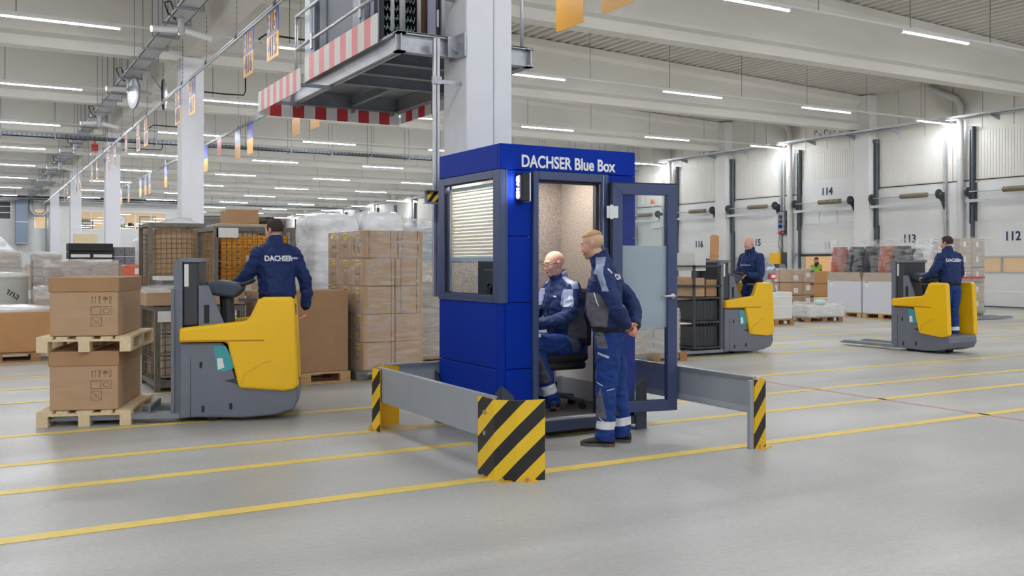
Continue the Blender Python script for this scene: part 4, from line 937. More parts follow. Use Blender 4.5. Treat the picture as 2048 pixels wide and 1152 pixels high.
def wrap(label, x0, y0, z0, x1, y1, z1, m='film', amp=.02, seg=14, seed=0, rz=0, top=True, rnd_=.06, name='stretch_wrap', cat='wrap', taper=0):
    """loose creased film round a load, as one thin sheet"""
    cx, cy = (x0+x1)/2, (y0+y1)/2; a, b, h = (x1-x0)/2, (y1-y0)/2, z1-z0
    bm = bmesh.new(); per = 4*seg; nz = max(6, int(seg*h/max(a, b)/2)); nz = min(nz, 30); ring = []
    def pt(u, z, sc=1):
        s4 = int(u*4) % 4; f = u*4-int(u*4); q = -1+2*f
        x, y = ((q, -1), (1, q), (-q, 1), (-1, -q))[s4]
        k = 1-rnd_*(max(0, abs(x*y)-.5)*2)**2
        p = Vector((x*a*sc*k, y*b*sc*k, z))
        n = noise.noise(Vector((p.x*3.1+seed, p.y*3.1, p.z*2.3)))*amp+noise.noise(Vector((p.x*9+seed, p.y*9, p.z*6)))*amp*.6
        d_ = Vector((p.x, p.y, 0)); d_.normalize(); return p+d_*n+Vector((0,0,n*.6))
    for j in range(nz+1):
        z = h*j/nz; sc = 1-taper*(j/nz)
        if j == nz: sc *= .965
        ring.append([bm.verts.new(pt(i/per, z, sc)) for i in range(per)])
    for j in range(nz):
        for i in range(per): bm.faces.new((ring[j][i], ring[j][(i+1) % per], ring[j+1][(i+1) % per], ring[j+1][i]))
    if top:
        prev = ring[-1]
        for sc in (.7, .4, .12):
            r_ = [bm.verts.new(pt(i/per, h+amp*1.5, sc*(1-taper))) for i in range(per)]
            for i in range(per): bm.faces.new((prev[i], prev[(i+1) % per], r_[(i+1) % per], r_[i]))
            prev = r_
        bm.faces.new(prev)
    me = bpy.data.meshes.new(name); bm.to_mesh(me); bm.free(); me.materials.append(M[m] if isinstance(m, str) else m)
    me.polygons.foreach_set('use_smooth', [True]*len(me.polygons))
    o = put(name, me, None, loc=(cx, cy, z0), rz=rz, label=label, cat=cat); return o
def plastic_pallet(label, x, y, z=0):
    t = thing('plastic_pallet', label, 'pallet', (x, y, z))
    MB().box(-.6,-.4,.12,.6,.4,.15).box(-.6,-.4,.1,.6,-.38,.13).build('deck', M['grey'], t, bevel=.01)
    for a in (-.52, 0, .52):
        for b in (-.32, 0, .32): MB().box(a-.08, b-.08, 0, a+.08, b+.08, .12).build('foot', M['grey'], t, bevel=.01)

# --- A: tall stack of yellow-labelled cartons left of the booth
plastic_pallet('grey plastic pallet under the tall carton stack left of the booth', 4.95, 12.13)
names_r = ['bottom', 'second', 'third', 'fourth', 'top']; g_ = 'cartons in the tall yellow-labelled stack'
for r in range(5):
    z0 = .155+.365*r; z1 = z0+.362
    for i, (ya, yb) in enumerate(((11.5,11.95), (11.96,12.42), (12.43,12.9))):
        t = carton('brown carton with yellow label, %s row, %s from the front corner of the tall stack' % (names_r[r], ('first','second','third')[i]), 4.36, ya, z0, 4.80 if r < 4 else 4.84, yb, z1, 'carton', g_, seam=False)
        a = -(.22 if r < 4 else .24); 
        if not (r == 4 and i == 0):
            MB().box(a-.003, -.08, .255, a+.0, .05, .345).build('yellow_label', M['yelabel'], t); MB().box(a-.004, -.06, .3, a-.003, .03, .315).box(a-.004, -.05, .272, a-.003, .02, .28).build('label_print', M['dkgrey'], t)
            MB().box(a-.002, -.09, .02, a, -.086, .25).box(a-.002, .06, .02, a, .064, .25).box(a-.002, -.09, .02, a, .064, .024).box(a-.0025, -.06, .14, a, -.02, .17).box(a-.0025, 0, .14, a, .04, .17).box(a-.0025, -.05, .05, a, .03, .056).build('print_frame', (bpy.data.materials.get('faint_print') or mat('faint_print', (130,110,92), .8)), t)
        else:
            mb = MB()
            for c_ in (-.09, .07): mb.tube([(a-.003, c_+.05*math.cos(q), .16+.09*math.sin(q)) for q in [k*PI/5 for k in range(-3, 5)]], .007, 5)
            mb.build('face_print', bpy.data.materials['faint_print'], t)
        if i == 0 or r == 4:
            mb = MB(); b_ = -(yb-ya)/2
            for x in ((-.16, .14) if r == 4 else (.17,)): mb.box(x-.003, b_-.001, .0, x+.003, b_+.003, .36)
            mb.build('edge_slot', M['dkgrey'], t)
    t = carton('brown carton on the right half of the tall stack front, %s row' % names_r[r], 4.81 if r < 4 else 4.85, 11.5, z0, 5.2, 12.2, z1, 'carton', g_, seam=False)
    if r > 1: MB().box(-.12, -.352, 0, -.115, -.347, .36).box(.1, -.352, 0, .105, -.347, .36).build('edge_slot', M['dkgrey'], t)
wrap('thin clear film round the tall yellow-labelled carton stack', 4.34, 11.48, .1, 5.23, 12.93, 1.995, 'filmc', .006, 12, 3)
# --- B: plain brown box on a pallet
pallet('light wooden pallet under the big plain brown box', 3.66, 12.1, 0)
carton('big plain brown cardboard box on a wooden pallet, behind the yellow truck', 3.1, 11.72, .145, 4.24, 12.5, 1.2, 'cartonb')
carton('taller pale cardboard sheet box standing behind the big plain brown box', 3.35, 13.2, .1, 3.95, 13.5, 1.66, 'cartong'); pallet('pallet under the pale cardboard sheet box', 3.65, 13.4, 0, m='woodd')
# --- C: wrapped cartons between stack and booth
pallet('pallet under the film-wrapped cartons next to the booth', 6.2, 13.1, 0, m='woodd')
for r in range(3): 
    for i in range(2): carton('film-wrapped brown carton next to the booth, row %s, %s' % (('one','two','three')[r], ('near','far')[i]), 5.7+.5*i, 12.85, .145+.38*r, 6.19+.5*i, 13.5, .52+.38*r, 'cartong', 'wrapped cartons next to the booth', seam=False)
wrap('clear crinkled film round the cartons next to the booth', 5.66, 12.8, .1, 6.75, 13.55, 1.33, 'film', .012, 12, 4)
# --- D: tall white wrapped goods behind
for i, (x0, y0, x1, y1, h, mm) in enumerate(((5.1, 16.0, 6.05, 17.1, 2.36, 'filmd'), (6.1, 16.1, 6.95, 17.0, 2.42, 'filmd'), (7.25, 17.0, 8.1, 17.9, 2.36, 'film'), (8.15, 17.1, 9.05, 18, 2.42, 'filmd'), (9.2, 17.0, 10.1, 17.9, 2.38, 'film'))):
    w = ('leftmost', 'second', 'middle', 'fourth', 'rightmost')[i]
    pallet('pallet under the %s tall white-wrapped load behind the carton stack' % w, (x0+x1)/2, (y0+y1)/2, PI/2, m='woodd')
    t = thing('tall_goods', 'grey packed goods inside the %s tall wrapped load behind the carton stack' % w, 'goods', (0,0,0))
    for j in range(3): MB().box(x0+.08, y0+.08, .15+j*.7, x1-.08-.1*(j == 2), y1-.08, .84+j*.7).build('packed_box', M[('white','grey','offwhite','cartong','steelbox')[(i+j) % 5]], t, bevel=.02)
    wrap('%s tall load wrapped in whitish stretch film behind the carton stack' % w, x0, y0, .1, x1, y1, h, mm, .05, 16, i*7, rnd_=.1, taper=.03, name='wrapped_load', cat='wrapped load')
# --- E: mesh cages
def cage(x0, y0, x1, y1, z0, z1, label, m='cageg', wm='rust', sides='fl', step=.1):
    cx, cy = (x0+x1)/2, (y0+y1)/2; a, b, h = (x1-x0)/2, (y1-y0)/2, z1-z0
    t = thing('mesh_cage', label, 'cage', (cx, cy, z0))
    for sx in (-1, 1):
        for sy in (-1, 1): MB().box(sx*a-.03, sy*b-.03, 0, sx*a+.03, sy*b+.03, h).build('corner_post', M[m], t)
    for z in (.08, h-.03):
        MB().box(-a, -b-.025, z-.03, a, -b+.025, z+.03).build('frame_bar', M[m], t); MB().box(-a, b-.025, z-.03, a, b+.025, z+.03).build('frame_bar', M[m], t)
        MB().box(-a-.025, -b, z-.03, -a+.025, b, z+.03).build('frame_bar', M[m], t); MB().box(a-.025, -b, z-.03, a+.025, b, z+.03).build('frame_bar', M[m], t)
    MB().box(-a, -b, .1, a, b, .13).build('cage_floor', M[m], t)
    for yy in (-b, b):
        mb = MB(); n = int(2*a/step); k = int((h-.2)/step)
        for i in range(1, n): mb.box(-a+2*a*i/n-.004, yy-.004, .1, -a+2*a*i/n+.004, yy+.004, h-.05)
        for j in range(1, k): z = .1+(h-.2)*j/k; mb.box(-a, yy-.004, z-.004, a, yy+.004, z+.004)
        mb.build('wire_mesh', M[wm], t)
    for xx in (-a, a):
        mb = MB(); n = int(2*b/step)
        for i in range(1, n): mb.box(xx-.004, -b+2*b*i/n-.004, .1, xx+.004, -b+2*b*i/n+.004, h-.05)
        for j in range(1, k): z = .1+(h-.2)*j/k; mb.box(xx-.004, -b, z-.004, xx+.004, b, z+.004)
        mb.build('wire_mesh', M[wm], t)
    return t
c1 = cage(3.02, 13.9, 4.15, 15.1, 1.02, 2.08, 'rusty mesh cage full of orange packets, stacked behind the front truck', step=.075)
MB().box(-.56,-.6-.03,.9,-.25,-.6-.02,1.04).build('paper_sheet', M['paper'], c1)
cage(3.02, 13.9, 4.15, 15.1, 0, .99, 'lower grey mesh cage under the cage of orange packets', wm='cageg')
cage(2.45, 16.0, 3.25, 17.0, 1.05, 2.2, 'left rusty mesh cage with brown cardboard liners, beside the orange packets', step=.075); cage(2.45, 16.0, 3.25, 17.0, 0, 1.02, 'lower mesh cage under the left rusty cage', wm='cageg')
og = 'orange packets in the mesh cage'
for i in range(6):
    for j in range(8):
        x = 3.12+.165*i; z = 1.18+.098*j
        t = thing('packet', 'orange printed packet stacked inside the rusty mesh cage', 'packet', (x, 14.0, z), 0, og)
        MB().box(0, 0, 0, .16, .9, .094).build('packet_box', M['orangepk'], t); MB().cyl((.08,-.001,.047), (.08,.001,.047), .014, 8).build('print_dot', M['dkgrey'], t)
wrap('cardboard liner lining the left rusty cage', 2.5, 16.05, 1.2, 3.2, 16.95, 2.1, 'carton', .01, 10, 2, name='cage_liner', cat='liner')
tag(MB().box(3.06, 14.02, 1.17, 3.075, 15.0, 1.98).build('liner_board', M['cartono']), 'brown cardboard liner inside the left side of the orange packet cage', 'liner')
carton('plain brown carton lying on top of the rusty cages', 3.3, 14.3, 2.14, 3.75, 14.9, 2.36, 'cartonb')
carton('low pale carton under the plain one on top of the cages', 3.1, 14.1, 2.085, 3.9, 14.95, 2.135, 'cartong', seam=False)
wrap('crumpled white sheet lying on the left rusty cage', 2.6, 16.1, 2.19, 3.3, 16.8, 2.24, 'filmd', .04, 8, 5, taper=.25, name='plastic_sheet', cat='sheet')
# lower cage and carton layer near the front truck
c3 = cage(1.9, 11.9, 2.9, 12.9, 0, 1.02, 'worn low mesh cage of brown cartons behind the front truck, white slip on its frame', step=.09)
MB().box(-.5,-.535,.84,-.3,-.525,.97).build('paper_slip', M['paper'], c3)
for i in range(2):
    for j in range(3): carton('brown carton inside the worn low mesh cage, %s %s' % (('left','right')[i], ('bottom','middle','top')[j]), 1.97+.44*i, 12.0, .15+.27*j, 2.39+.44*i, 12.8, .41+.27*j, 'cartong', 'cartons in the low mesh cage', seam=False)
for i in range(2): carton('flat brown carton on top of the low mesh cage, %s one' % ('left','right')[i], 1.78+.6*i, 11.95, 1.03, 2.36+.6*i, 12.85, 1.2, 'carton')
wrap('milky film spread over the flat cartons on the low mesh cage', 1.7, 11.9, 1.19, 3.05, 12.9, 1.24, 'film', .02, 10, 9, taper=.05)
c4 = cage(2.65, 17.3, 3.7, 18.2, 0.9, 1.62, 'white wire crate on the far side of the red-wrapped box', m='white', wm='white'); cage(2.65, 17.3, 3.7, 18.2, 0, .88, 'lower white wire crate', m='white', wm='white')
t = thing('grey_bin', 'small grey plastic bin with white rim in front of the white wire crate', 'bin', (2.75, 15.6, 0)); MB().box(-.25,-.3,.55,.25,.3,1.3).build('bin_body', M['grey'], t, bevel=.02); MB().box(-.28,-.33,1.28,.28,.33,1.34).build('bin_rim', M['white'], t); MB().box(-.2,-.2,0,.2,.2,.55).build('bin_foot', M['cartonb'], t)
# --- F: left side goods
pallet('aged pallet under the wide brown box at the left edge', .3, 16.95, 0, m='woodd'); pallet('second pallet at the left edge, under the wide brown box', -1.0, 16.95, 0, m='woodd')
carton('wide brown cardboard box at the left edge on low pallets', -1.5, 16.6, .15, 1.08, 17.5, .78, 'cartono')
wrap('white film folded over the wide brown box at the left edge', -1.52, 16.62, .77, 1.1, 17.5, .83, 'filmd', .03, 12, 11)
for i in range(2):
    carton('brown film-wrapped carton between the white drum and the front load, %s' % ('lower','upper')[i], .95, 18.6, .15+.35*i+.1, 1.75, 19.3, .48+.35*i+.1, 'carton', seam=False)
wrap('crinkled film over the wrapped cartons left of the front load', .9, 18.55, .2, 1.8, 19.35, 1.12, 'film', .015, 12, 13); pallet('pallet of the wrapped cartons left of the front load', 1.35, 18.95, 0, m='woodd'); 
t = thing('wrapped_drum', 'big white wrapped drum at the left edge with handwriting on its side', 'drum', (.3, 20.6, 0)); MB().lathe([(.6,.15), (.62,.2), (.6,1.25), (.62,1.3), (.6,1.36), (.2,1.38)], 28).build('drum_body', mat('milky_wrap', (212,216,210), .3), t, smooth=True); MB().lathe([(.63,1.27), (.64,1.3), (.63,1.35)], 28).build('drum_rim', M['white'], t)
lettering('4ana', .2, M['black'], (.28, -.56, 1.0), (.8,-.1,-.55), t, up=(.55,.0,.8))
pallet('pallet under the white wrapped drum', .3, 20.6, 0)
def wstack(nm, x0, x1, y0, y1, z1, rows, cols, label, m='cartong', lab=True, base=0.15, fm='film'):
    pallet('pallet under the '+label, (x0+x1)/2, (y0+y1)/2, PI/2 if (x1-x0) < 1 else 0, m='woodd'); z = base; dz = (z1-base-.02)/rows
    for r in range(rows):
        for c in range(cols):
            t = carton('carton in the %s, %s row, %s column' % (label, ('bottom','second','third','fourth','fifth','sixth')[r], ('left','middle','right','far right')[c]), x0+.03+(x1-x0-.06)*c/cols, y0+.03, z+dz*r, x0+.03+(x1-x0-.06)*(c+1)/cols, y1-.03, z+dz*(r+1), m, label, seam=False)
            if lab and r % 2 == (c % 2): slip(t, 0, dz*.5, .12, .09, d=-(y1-y0)/2+.03)
    return wrap('crinkled film round the '+label, x0, y0, base-.03, x1, y1, z1, fm, .02, 14, x0*5)
wstack('', -.35, .85, 21.9, 22.8, 1.80, 5, 2, 'far left wrapped carton stack'); wstack('', 1.02, 1.62, 21.9, 22.7, 1.76, 5, 1, 'narrow wrapped carton stack beside it')
wstack('', 1.75, 2.1, 22.1, 22.7, 1.8, 4, 1, 'slim wrapped carton stack behind the dark crates')
wrap('crumpled white bags on top of the far left carton stack', -.1, 22.0, 1.8, .7, 22.6, 2.02, 'filmd', .06, 10, 21, taper=.35, name='plastic_bags', cat='bags')
w_ = wstack('', 1.15, 1.7, 20.4, 21.0, 1.5, 4, 1, 'white-topped carton stack with a dark red label'); slip(w_, 0, 1.1, .25, .12, d=-.32, m='redw', name='red_label')
# dark crates on wrapped cartons, clear roll, red-orange box
wstack('', 1.45, 2.5, 20.0, 20.8, 1.60, 4, 2, 'wrapped carton stack carrying the black crates', lab=False)
for i in range(2):
    t = thing('plastic_crate', ('lower' if i == 0 else 'upper')+' black plastic crate on the wrapped cartons', 'crate', (1.98, 20.4, 1.63+.155*i)); MB().box(-.4,-.3,0,.4,.3,.15).build('crate_body', M['black'], t, bevel=.01); MB().box(-.36,-.306,.03,-.02,-.3,.09 if i == 0 else .04).box(.04,-.306,.03,.38,-.3,.09 if i == 0 else .04).build('crate_label', M['paper'] if i == 0 else M['dkgrey'], t)
for i in range(2):
    for j in range(2):
        t = thing('document_box', 'grey archive box beside the black crates, %s %s' % (('lower','upper')[j], ('left','right')[i]), 'box', (2.52+.2*i, 20.5, 1.5+.19*j)); MB().box(-.095,-.2,0,.095,.2,.18).build('box_body', M['grey'], t, bevel=.005); MB().tube([(.04+.02*math.cos(a),-.204,.09+.02*math.sin(a)) for a in [k*PI/4 for k in range(9)]], .004, 5).build('ring_mark', M['dkgrey'], t)
tag(MB().box(2.4, 20.3, 0.1, 2.85, 20.7, 1.5).build('goods_block', M['cartong'], bevel=.02), 'brown carton block under the grey archive boxes', 'carton')
t = thing('film_roll', 'clear plastic roll standing on end right of the grey archive boxes', 'roll', (3.02, 20.9, 1.1)); MB().lathe([(.16,0), (.17,.3), (.15,.7), (.17,.9), (.1,.97)], 16).build('roll_body', M['filmd'], t, smooth=True); MB().box(-.2,-.2,-1.1,.2,.2,0).build('roll_stand', M['cartong'], t)
t = thing('red_wrapped_box', 'orange-red film-wrapped box with a white slip and handwriting', 'box', (2.78, 19.0, 0)); rb = mat('orange_red_wrap', (226,116,86), .35, var=.1, vs_=8, bump=.3, bs=10)
MB().box(-.36,-.35,.98,.36,.35,1.52).build('box_body', rb, t, bevel=.02); MB().box(-.2,-.358,1.34,.02,-.35,1.45).build('paper_slip', M['paper'], t); MB().box(-.36,-.35,0,.36,.35,.97).build('box_under', M['cartong'], t)
lettering('43688', .1, M['black'], (.18,-.36,1.28), (1,0,0), t); 
# distant goods in the aisle (left of the second column to the booth)
gd = 'distant wrapped pallets on the hall floor'
DL = ['left of the rusty cages', 'behind the rusty cages', 'behind the white-wrapped loads', 'well behind the carton stack', 'behind the blue booth', 'far behind the carton stack', 'far behind the rusty cages', 'far behind the booth', 'farther behind the booth', 'far down toward the dock wall', 'far left past the black crates', 'past the second column', 'far left beside the third column', 'deep in the hall behind the booth', 'deepest toward the far dock doors', 'close behind the white-wrapped loads', 'left behind the black crates', 'between the cages and the white-wrapped loads']
for i, (x, y, h, m_) in enumerate(((2.5,27,1.3,'cartong'), (4.0,29,1.2,'white'), (6.0,26,1.4,'cartong'), (7.8,28,1.5,'steelbox'), (9.5,24,1.3,'cartong'), (6.9,33,1.6,'white'), (5.2,34,1.4,'cartong'), (9,36,1.6,'steelbox'), (11,40,1.5,'cartong'), (13,45,1.6,'white'), (1.9,33,1.5,'cartong'), (3.4,37,1.4,'white'), (1.4,40,1.4,'cartong'), (12,52,1.6,'cartong'), (16,58,1.7,'white'), (7.2,22.6,1.35,'cartong'), (1.2,26.5,1.35,'cartong'), (5.4,22.4,1.0,'white'))):
    t = thing('distant_pallet_load', 'film-wrapped %s pallet load on the hall floor, standing %s' % ({'cartong':'brown','white':'white','steelbox':'grey'}[m_], DL[i]), 'pallet load', (x, y, 0), 0, gd)
    MB().box(-.55,-.4,.0,.55,.4,.14).build('pallet_base', M['woodd'], t); MB().box(-.52,-.38,.14,.52,.38,h).build('wrapped_goods', M[m_], t, bevel=.03); MB().box(-.2,-.385,h*.5,.05,-.38,h*.5+.2).build('shipping_label', M['paper'], t)
tag(MB().box(4.1, 49.5, 2.5, 5.15, 49.6, 2.95).box(4.2, 49.52, 0, 4.26, 49.58, 2.5).box(5.0, 49.52, 0, 5.06, 49.58, 2.5).build('board_panel', M['woodp']), 'pale wooden board on edge in front of the office wall', 'board')

# ------------------------------------------------------------------ right side goods
# wrapped cartons seen through the open door
pallet('pallet of wrapped cartons seen through the glass door', 9.2, 11.95, 0, m='woodd')
for r in range(2):
    for i in range(2): carton('film-wrapped brown carton seen through the glass door, %s %s' % (('lower','upper')[r], ('left','right')[i]), 8.66+.52*i, 11.6, .145+(.38*r), 9.17+.52*i, 12.35, .52+.38*r if r == 0 else .52+.27+.0, 'cartong', 'wrapped cartons behind the glass door', seam=False)
wrap('crinkled film round the cartons behind the glass door', 8.62, 11.56, .05, 9.74, 12.4, .84, 'film', .02, 14, 31)
# small cartons left of the second truck
for r, h in ((0,.0), (1,.5)): carton('small brown carton standing left of the second truck, %s' % ('lower','upper')[r], 19.1, 22.6, .15+h, 19.75, 23.2, .63+h, 'carton', seam=False)
pallet('pallet under the small cartons left of the second truck', 19.45, 22.9, 0, m='woodp')
# long box leaning on the dock wall
t = thing('long_carton', 'long narrow cardboard box leaning against the wall left of door 115', 'carton', (28.6, 31.9, .92)); o = MB().box(-.16,-.12,0,.16,.12,1.9).build('carton_body', M['cartono'], t, bevel=.01); o.rotation_euler = (R(-8), R(9), 0)
o2 = MB().box(-.165,-.125,.0,.165,.125,.3).build('red_end', M['signred'], t); o2.rotation_euler = (R(-8), R(9), 0); o3 = MB().box(-.165,-.125,.9,.165,.125,.98).build('tape_band', M['cartonb'], t); o3.rotation_euler = (R(-8), R(9), 0)
tag(MB().box(28.2, 31.5, 0, 29.2, 32.3, .92).build('small_parts_cabinet', M['offwhite'], bevel=.01), 'pale cabinet under the leaning long box', 'cabinet')
# silver wrapped figure on a white wrapped box behind truck two
pallet('pallet under the white wrapped box behind the second truck', 17.3, 17.4, 0, m='woodd')
t = thing('white_box', 'white film-wrapped box right behind the second truck', 'box', (17.35, 17.4, .145)); MB().box(-.5,-.4,0,.5,.4,.68).build('box_body', M['offwhite'], t, bevel=.02); MB().box(-.51,-.41,.3,.51,.41,.32).box(-.51,-.41,.55,.51,.41,.565).build('strap_band', M['white'], t)
t = thing('foil_wrapped_machine', 'silver foil-wrapped machine standing on the white box behind the second truck', 'machine', (17.35, 17.4, .826)); fo = mat('silver_foil', (176,184,194), .22, .6, bump=.8, bs=14)
MB().lathe([(.25,0), (.23,.08), (.19,.2), (.2,.42), (.24,.52), (.24,.58), (.16,.7), (.05,.75)], 16).build('foil_body', fo, t, smooth=True); MB().box(-.12,-.25,.32,.1,-.2,.46).build('red_white_label', M['redw'], t); MB().box(-.08,-.255,.35,.06,-.25,.43).build('label_paper', M['paper'], t)
# stack of labelled cartons
pallet('pallet under the labelled carton stack beside the wrapped machine', 22.75, 21.65, 0, m='wood')
for r in range(3):
    z = .145+.4*r
    for i in range(2):
        t = carton('labelled carton on the stack front right of the wrapped machine, %s row, %s' % (('bottom','middle','top')[r], ('left','right')[i]), 22.2+.52*i, 21.2, z, 22.71+.52*i, 21.7, z+.39, 'carton', 'labelled cartons in the stack of three rows', seam=False)
        slip(t, -.06+.02*i, .14 if i == 0 else .22, .2, .16, d=-.25)
        if i == 1: slip(t, .14, .34, .16, .06, d=-.25, m='signblue', name='blue_label')
    for i in range(3):
        t = carton('labelled carton on the stack side, %s row, %s from the corner' % (('bottom','middle','top')[r], ('first','second','third')[i]), 22.2, 21.72+.36*i, z, 22.7, 22.07+.36*i, z+.39, 'carton', 'labelled cartons in the stack of three rows', seam=False)
        slip(t, 0, .16, .2, .26, side='left', d=-.25)
wrap('clear film round the top of the labelled carton stack', 22.17, 21.16, .95, 23.3, 22.8, 1.36, 'filmc', .02, 14, 41)
wrap('white plastic sheet hanging low on the pallet left of the labelled stack', 21.2, 22.3, .0, 22.1, 23.1, .45, 'filmd', .05, 10, 43, taper=.5, name='plastic_sheet', cat='sheet')
# open brown box wall behind
for i, z in enumerate((0, .43, .86)): carton('wide brown carton between the labelled stack and the white boxes, %s' % ('bottom','middle','top')[i], 23.95, 22.0, z, 25.2, 22.9, z+.42, 'cartono', seam=False)
t = thing('low_crate', 'low pale wooden crate in front of the wide brown cartons', 'crate', (22.9, 19.9, 0)); MB().box(-.7,-.4,.15,.7,.4,.5).build('crate_body', M['woodp'], t); MB().box(-.7,-.4,0,-.5,.4,.15).box(.5,-.4,0,.7,.4,.15).build('crate_foot', M['woodp'], t)
# white boxes with flower pots
def white_load(x, y, tag_):
    pallet('pallet under the %s white box of flower pots' % tag_, x, y, PI/2, m='wood', L=1.2, Wd=1.0)
    t = thing('white_bulk_box', '%s big white box with brown cardboard collar, flower pots on top' % tag_, 'box', (x, y, .145), -PI/2); MB().box(-.6,-.5,0,.6,.5,.93).build('box_body', mat('white_card', (220,221,230), .7), t, bevel=.01); MB().prism([(-.61,.9), (.61,.9), (.55,1.14), (-.55,1.14)], -.51, .51, 'xz').build('brown_collar', M['cartong'], t)
    MB().box(-.5,-.506,.73,-.38,-.5,.88).build('paper_slip', M['paper'], t); MB().box(-.49,-.508,.85,-.40,-.506,.87).build('slip_print', M['redw'], t)
def pots(label, x, y, z, m, r=.26, n=3):
    t = thing('pot_stack', label, 'flower pots', (x, y, z))
    for k in range(n):
        zz = .07*k; MB().lathe([(r*.9,zz), (r,zz+.01), (r,zz+.065), (r*.9,zz+.065)], 16).build('flower_pot', M[m], t)
    zz = .07*n; MB().lathe([(r,zz), (r,zz+.07), (r*.94,zz+.07), (r*.74,zz+.5), (r*.7,zz+.52)], 16).build('flower_pot', M[m], t)
white_load(22.2, 18.72, 'left'); white_load(22.2, 17.47, 'right')
for y, m_, lb in ((19.1,'terra','terracotta flower pots, leftmost on the left white box'), (18.5,'potb','black flower pots at the right end of the left white box'), (17.95,'potb','black flower pots at the left end of the right white box'), (17.45,'terra','terracotta flower pots in the middle of the right white box'), (16.95,'potb','black flower pots at the right end of the right white box')):
    pots('upturned stack of '+lb, 22.0, y, 1.285, m_, .27, 3)
    pots('second row %s pots behind the %s' % (('terracotta' if m_ == 'terra' else 'black'), lb[lb.index('flower pots')+11:].strip(' ,')), 22.5, y-.05, 1.285, m_, .2, 2)
wrap('glossy film over the flower pots on the left white box', 21.72, 18.12, 1.1, 22.68, 19.38, 2.08, 'filmc', .06, 16, 51, taper=.1)
wrap('glossy film over the flower pots on the right white box', 21.72, 16.6, 1.1, 22.68, 18.1, 2.12, 'filmc', .06, 16, 53, taper=.08)
wrap('bulging milky film bag at the right end of the right white box', 21.8, 15.7, 1.1, 22.7, 16.65, 2.05, 'film', .08, 14, 55, taper=.2, name='film_bag', cat='bag')
carton('pale carton under the milky film bag', 21.75, 15.8, 0, 22.7, 16.6, 1.1, 'cartong', seam=False)
# low wrapped pallet in the lane
pallet('orange-brown pallet under the low wrapped load in the lane', 19.45, 17.75, R(-8), m='woodd')
t = carton('flat white carton layer on the low pallet in the lane', 18.85, 17.3, .15, 20.05, 18.15, .43, 'offwhite', seam=False, rz=R(-8)); wrap('milky film over the low load in the lane', 18.8, 17.25, .12, 20.1, 18.2, .47, 'film', .03, 12, 61, rz=R(-8))
tag(MB().ell((19.6,17.7,.5), (.2,.15,.09), 10, 6).build('film_tuft', mat('mint_film', (190,222,214), .3, bump=.8, bs=12), smooth=True), 'pale mint tuft of film on the low load in the lane', 'film')
# tall brown wrapped stack beyond the third truck
pallet('pallet under the tall brown stack near door 112', 24.25, 16.9, R(0), m='woodd'); tk = 'tall brown carton stack beyond the third truck'
for r in range(5):
    for i in range(2):
        t = carton('tall carton in the stack beyond the third truck, %s row, %s' % (('bottom','second','third','fourth','top')[r], ('left','right')[i]), 23.7+.56*i, 16.45, .145+.42*r, 24.25+.56*i, 17.3, .56+.42*r, 'cartong', tk, seam=False); slip(t, -.05, .25, .1, .15, d=-.425); MB().box(-.287,-.427,.02,.287,-.425,.04).build('teal_band', M['teal'], t) if r in (0,2,3) and i else None
wrap('thin film with a red band round the tall stack beyond the third truck', 23.66, 16.4, .1, 24.85, 17.35, 2.27, 'filmc', .015, 14, 63)
tag(MB().box(23.7, 16.37, 1.12, 24.72, 16.38, 1.17).build('red_band', M['signred']), 'red tape band round the tall brown stack beyond the third truck', 'tape')
t = thing('hand_pallet_truck', 'low steel forks sticking out under the tall brown stack', 'pallet truck', (24.1, 15.9, 0)); MB().prism([(-.6,.03), (-.6,.08), (.9,.08), (1.05,.05), (1.0,.03)], -.1, .1, 'xz').build('fork', M['galvd'], t); MB().prism([(-.6,.03), (-.6,.08), (.9,.08), (1.05,.05), (1.0,.03)], .3, .5, 'xz').build('fork', M['galvd'], t)
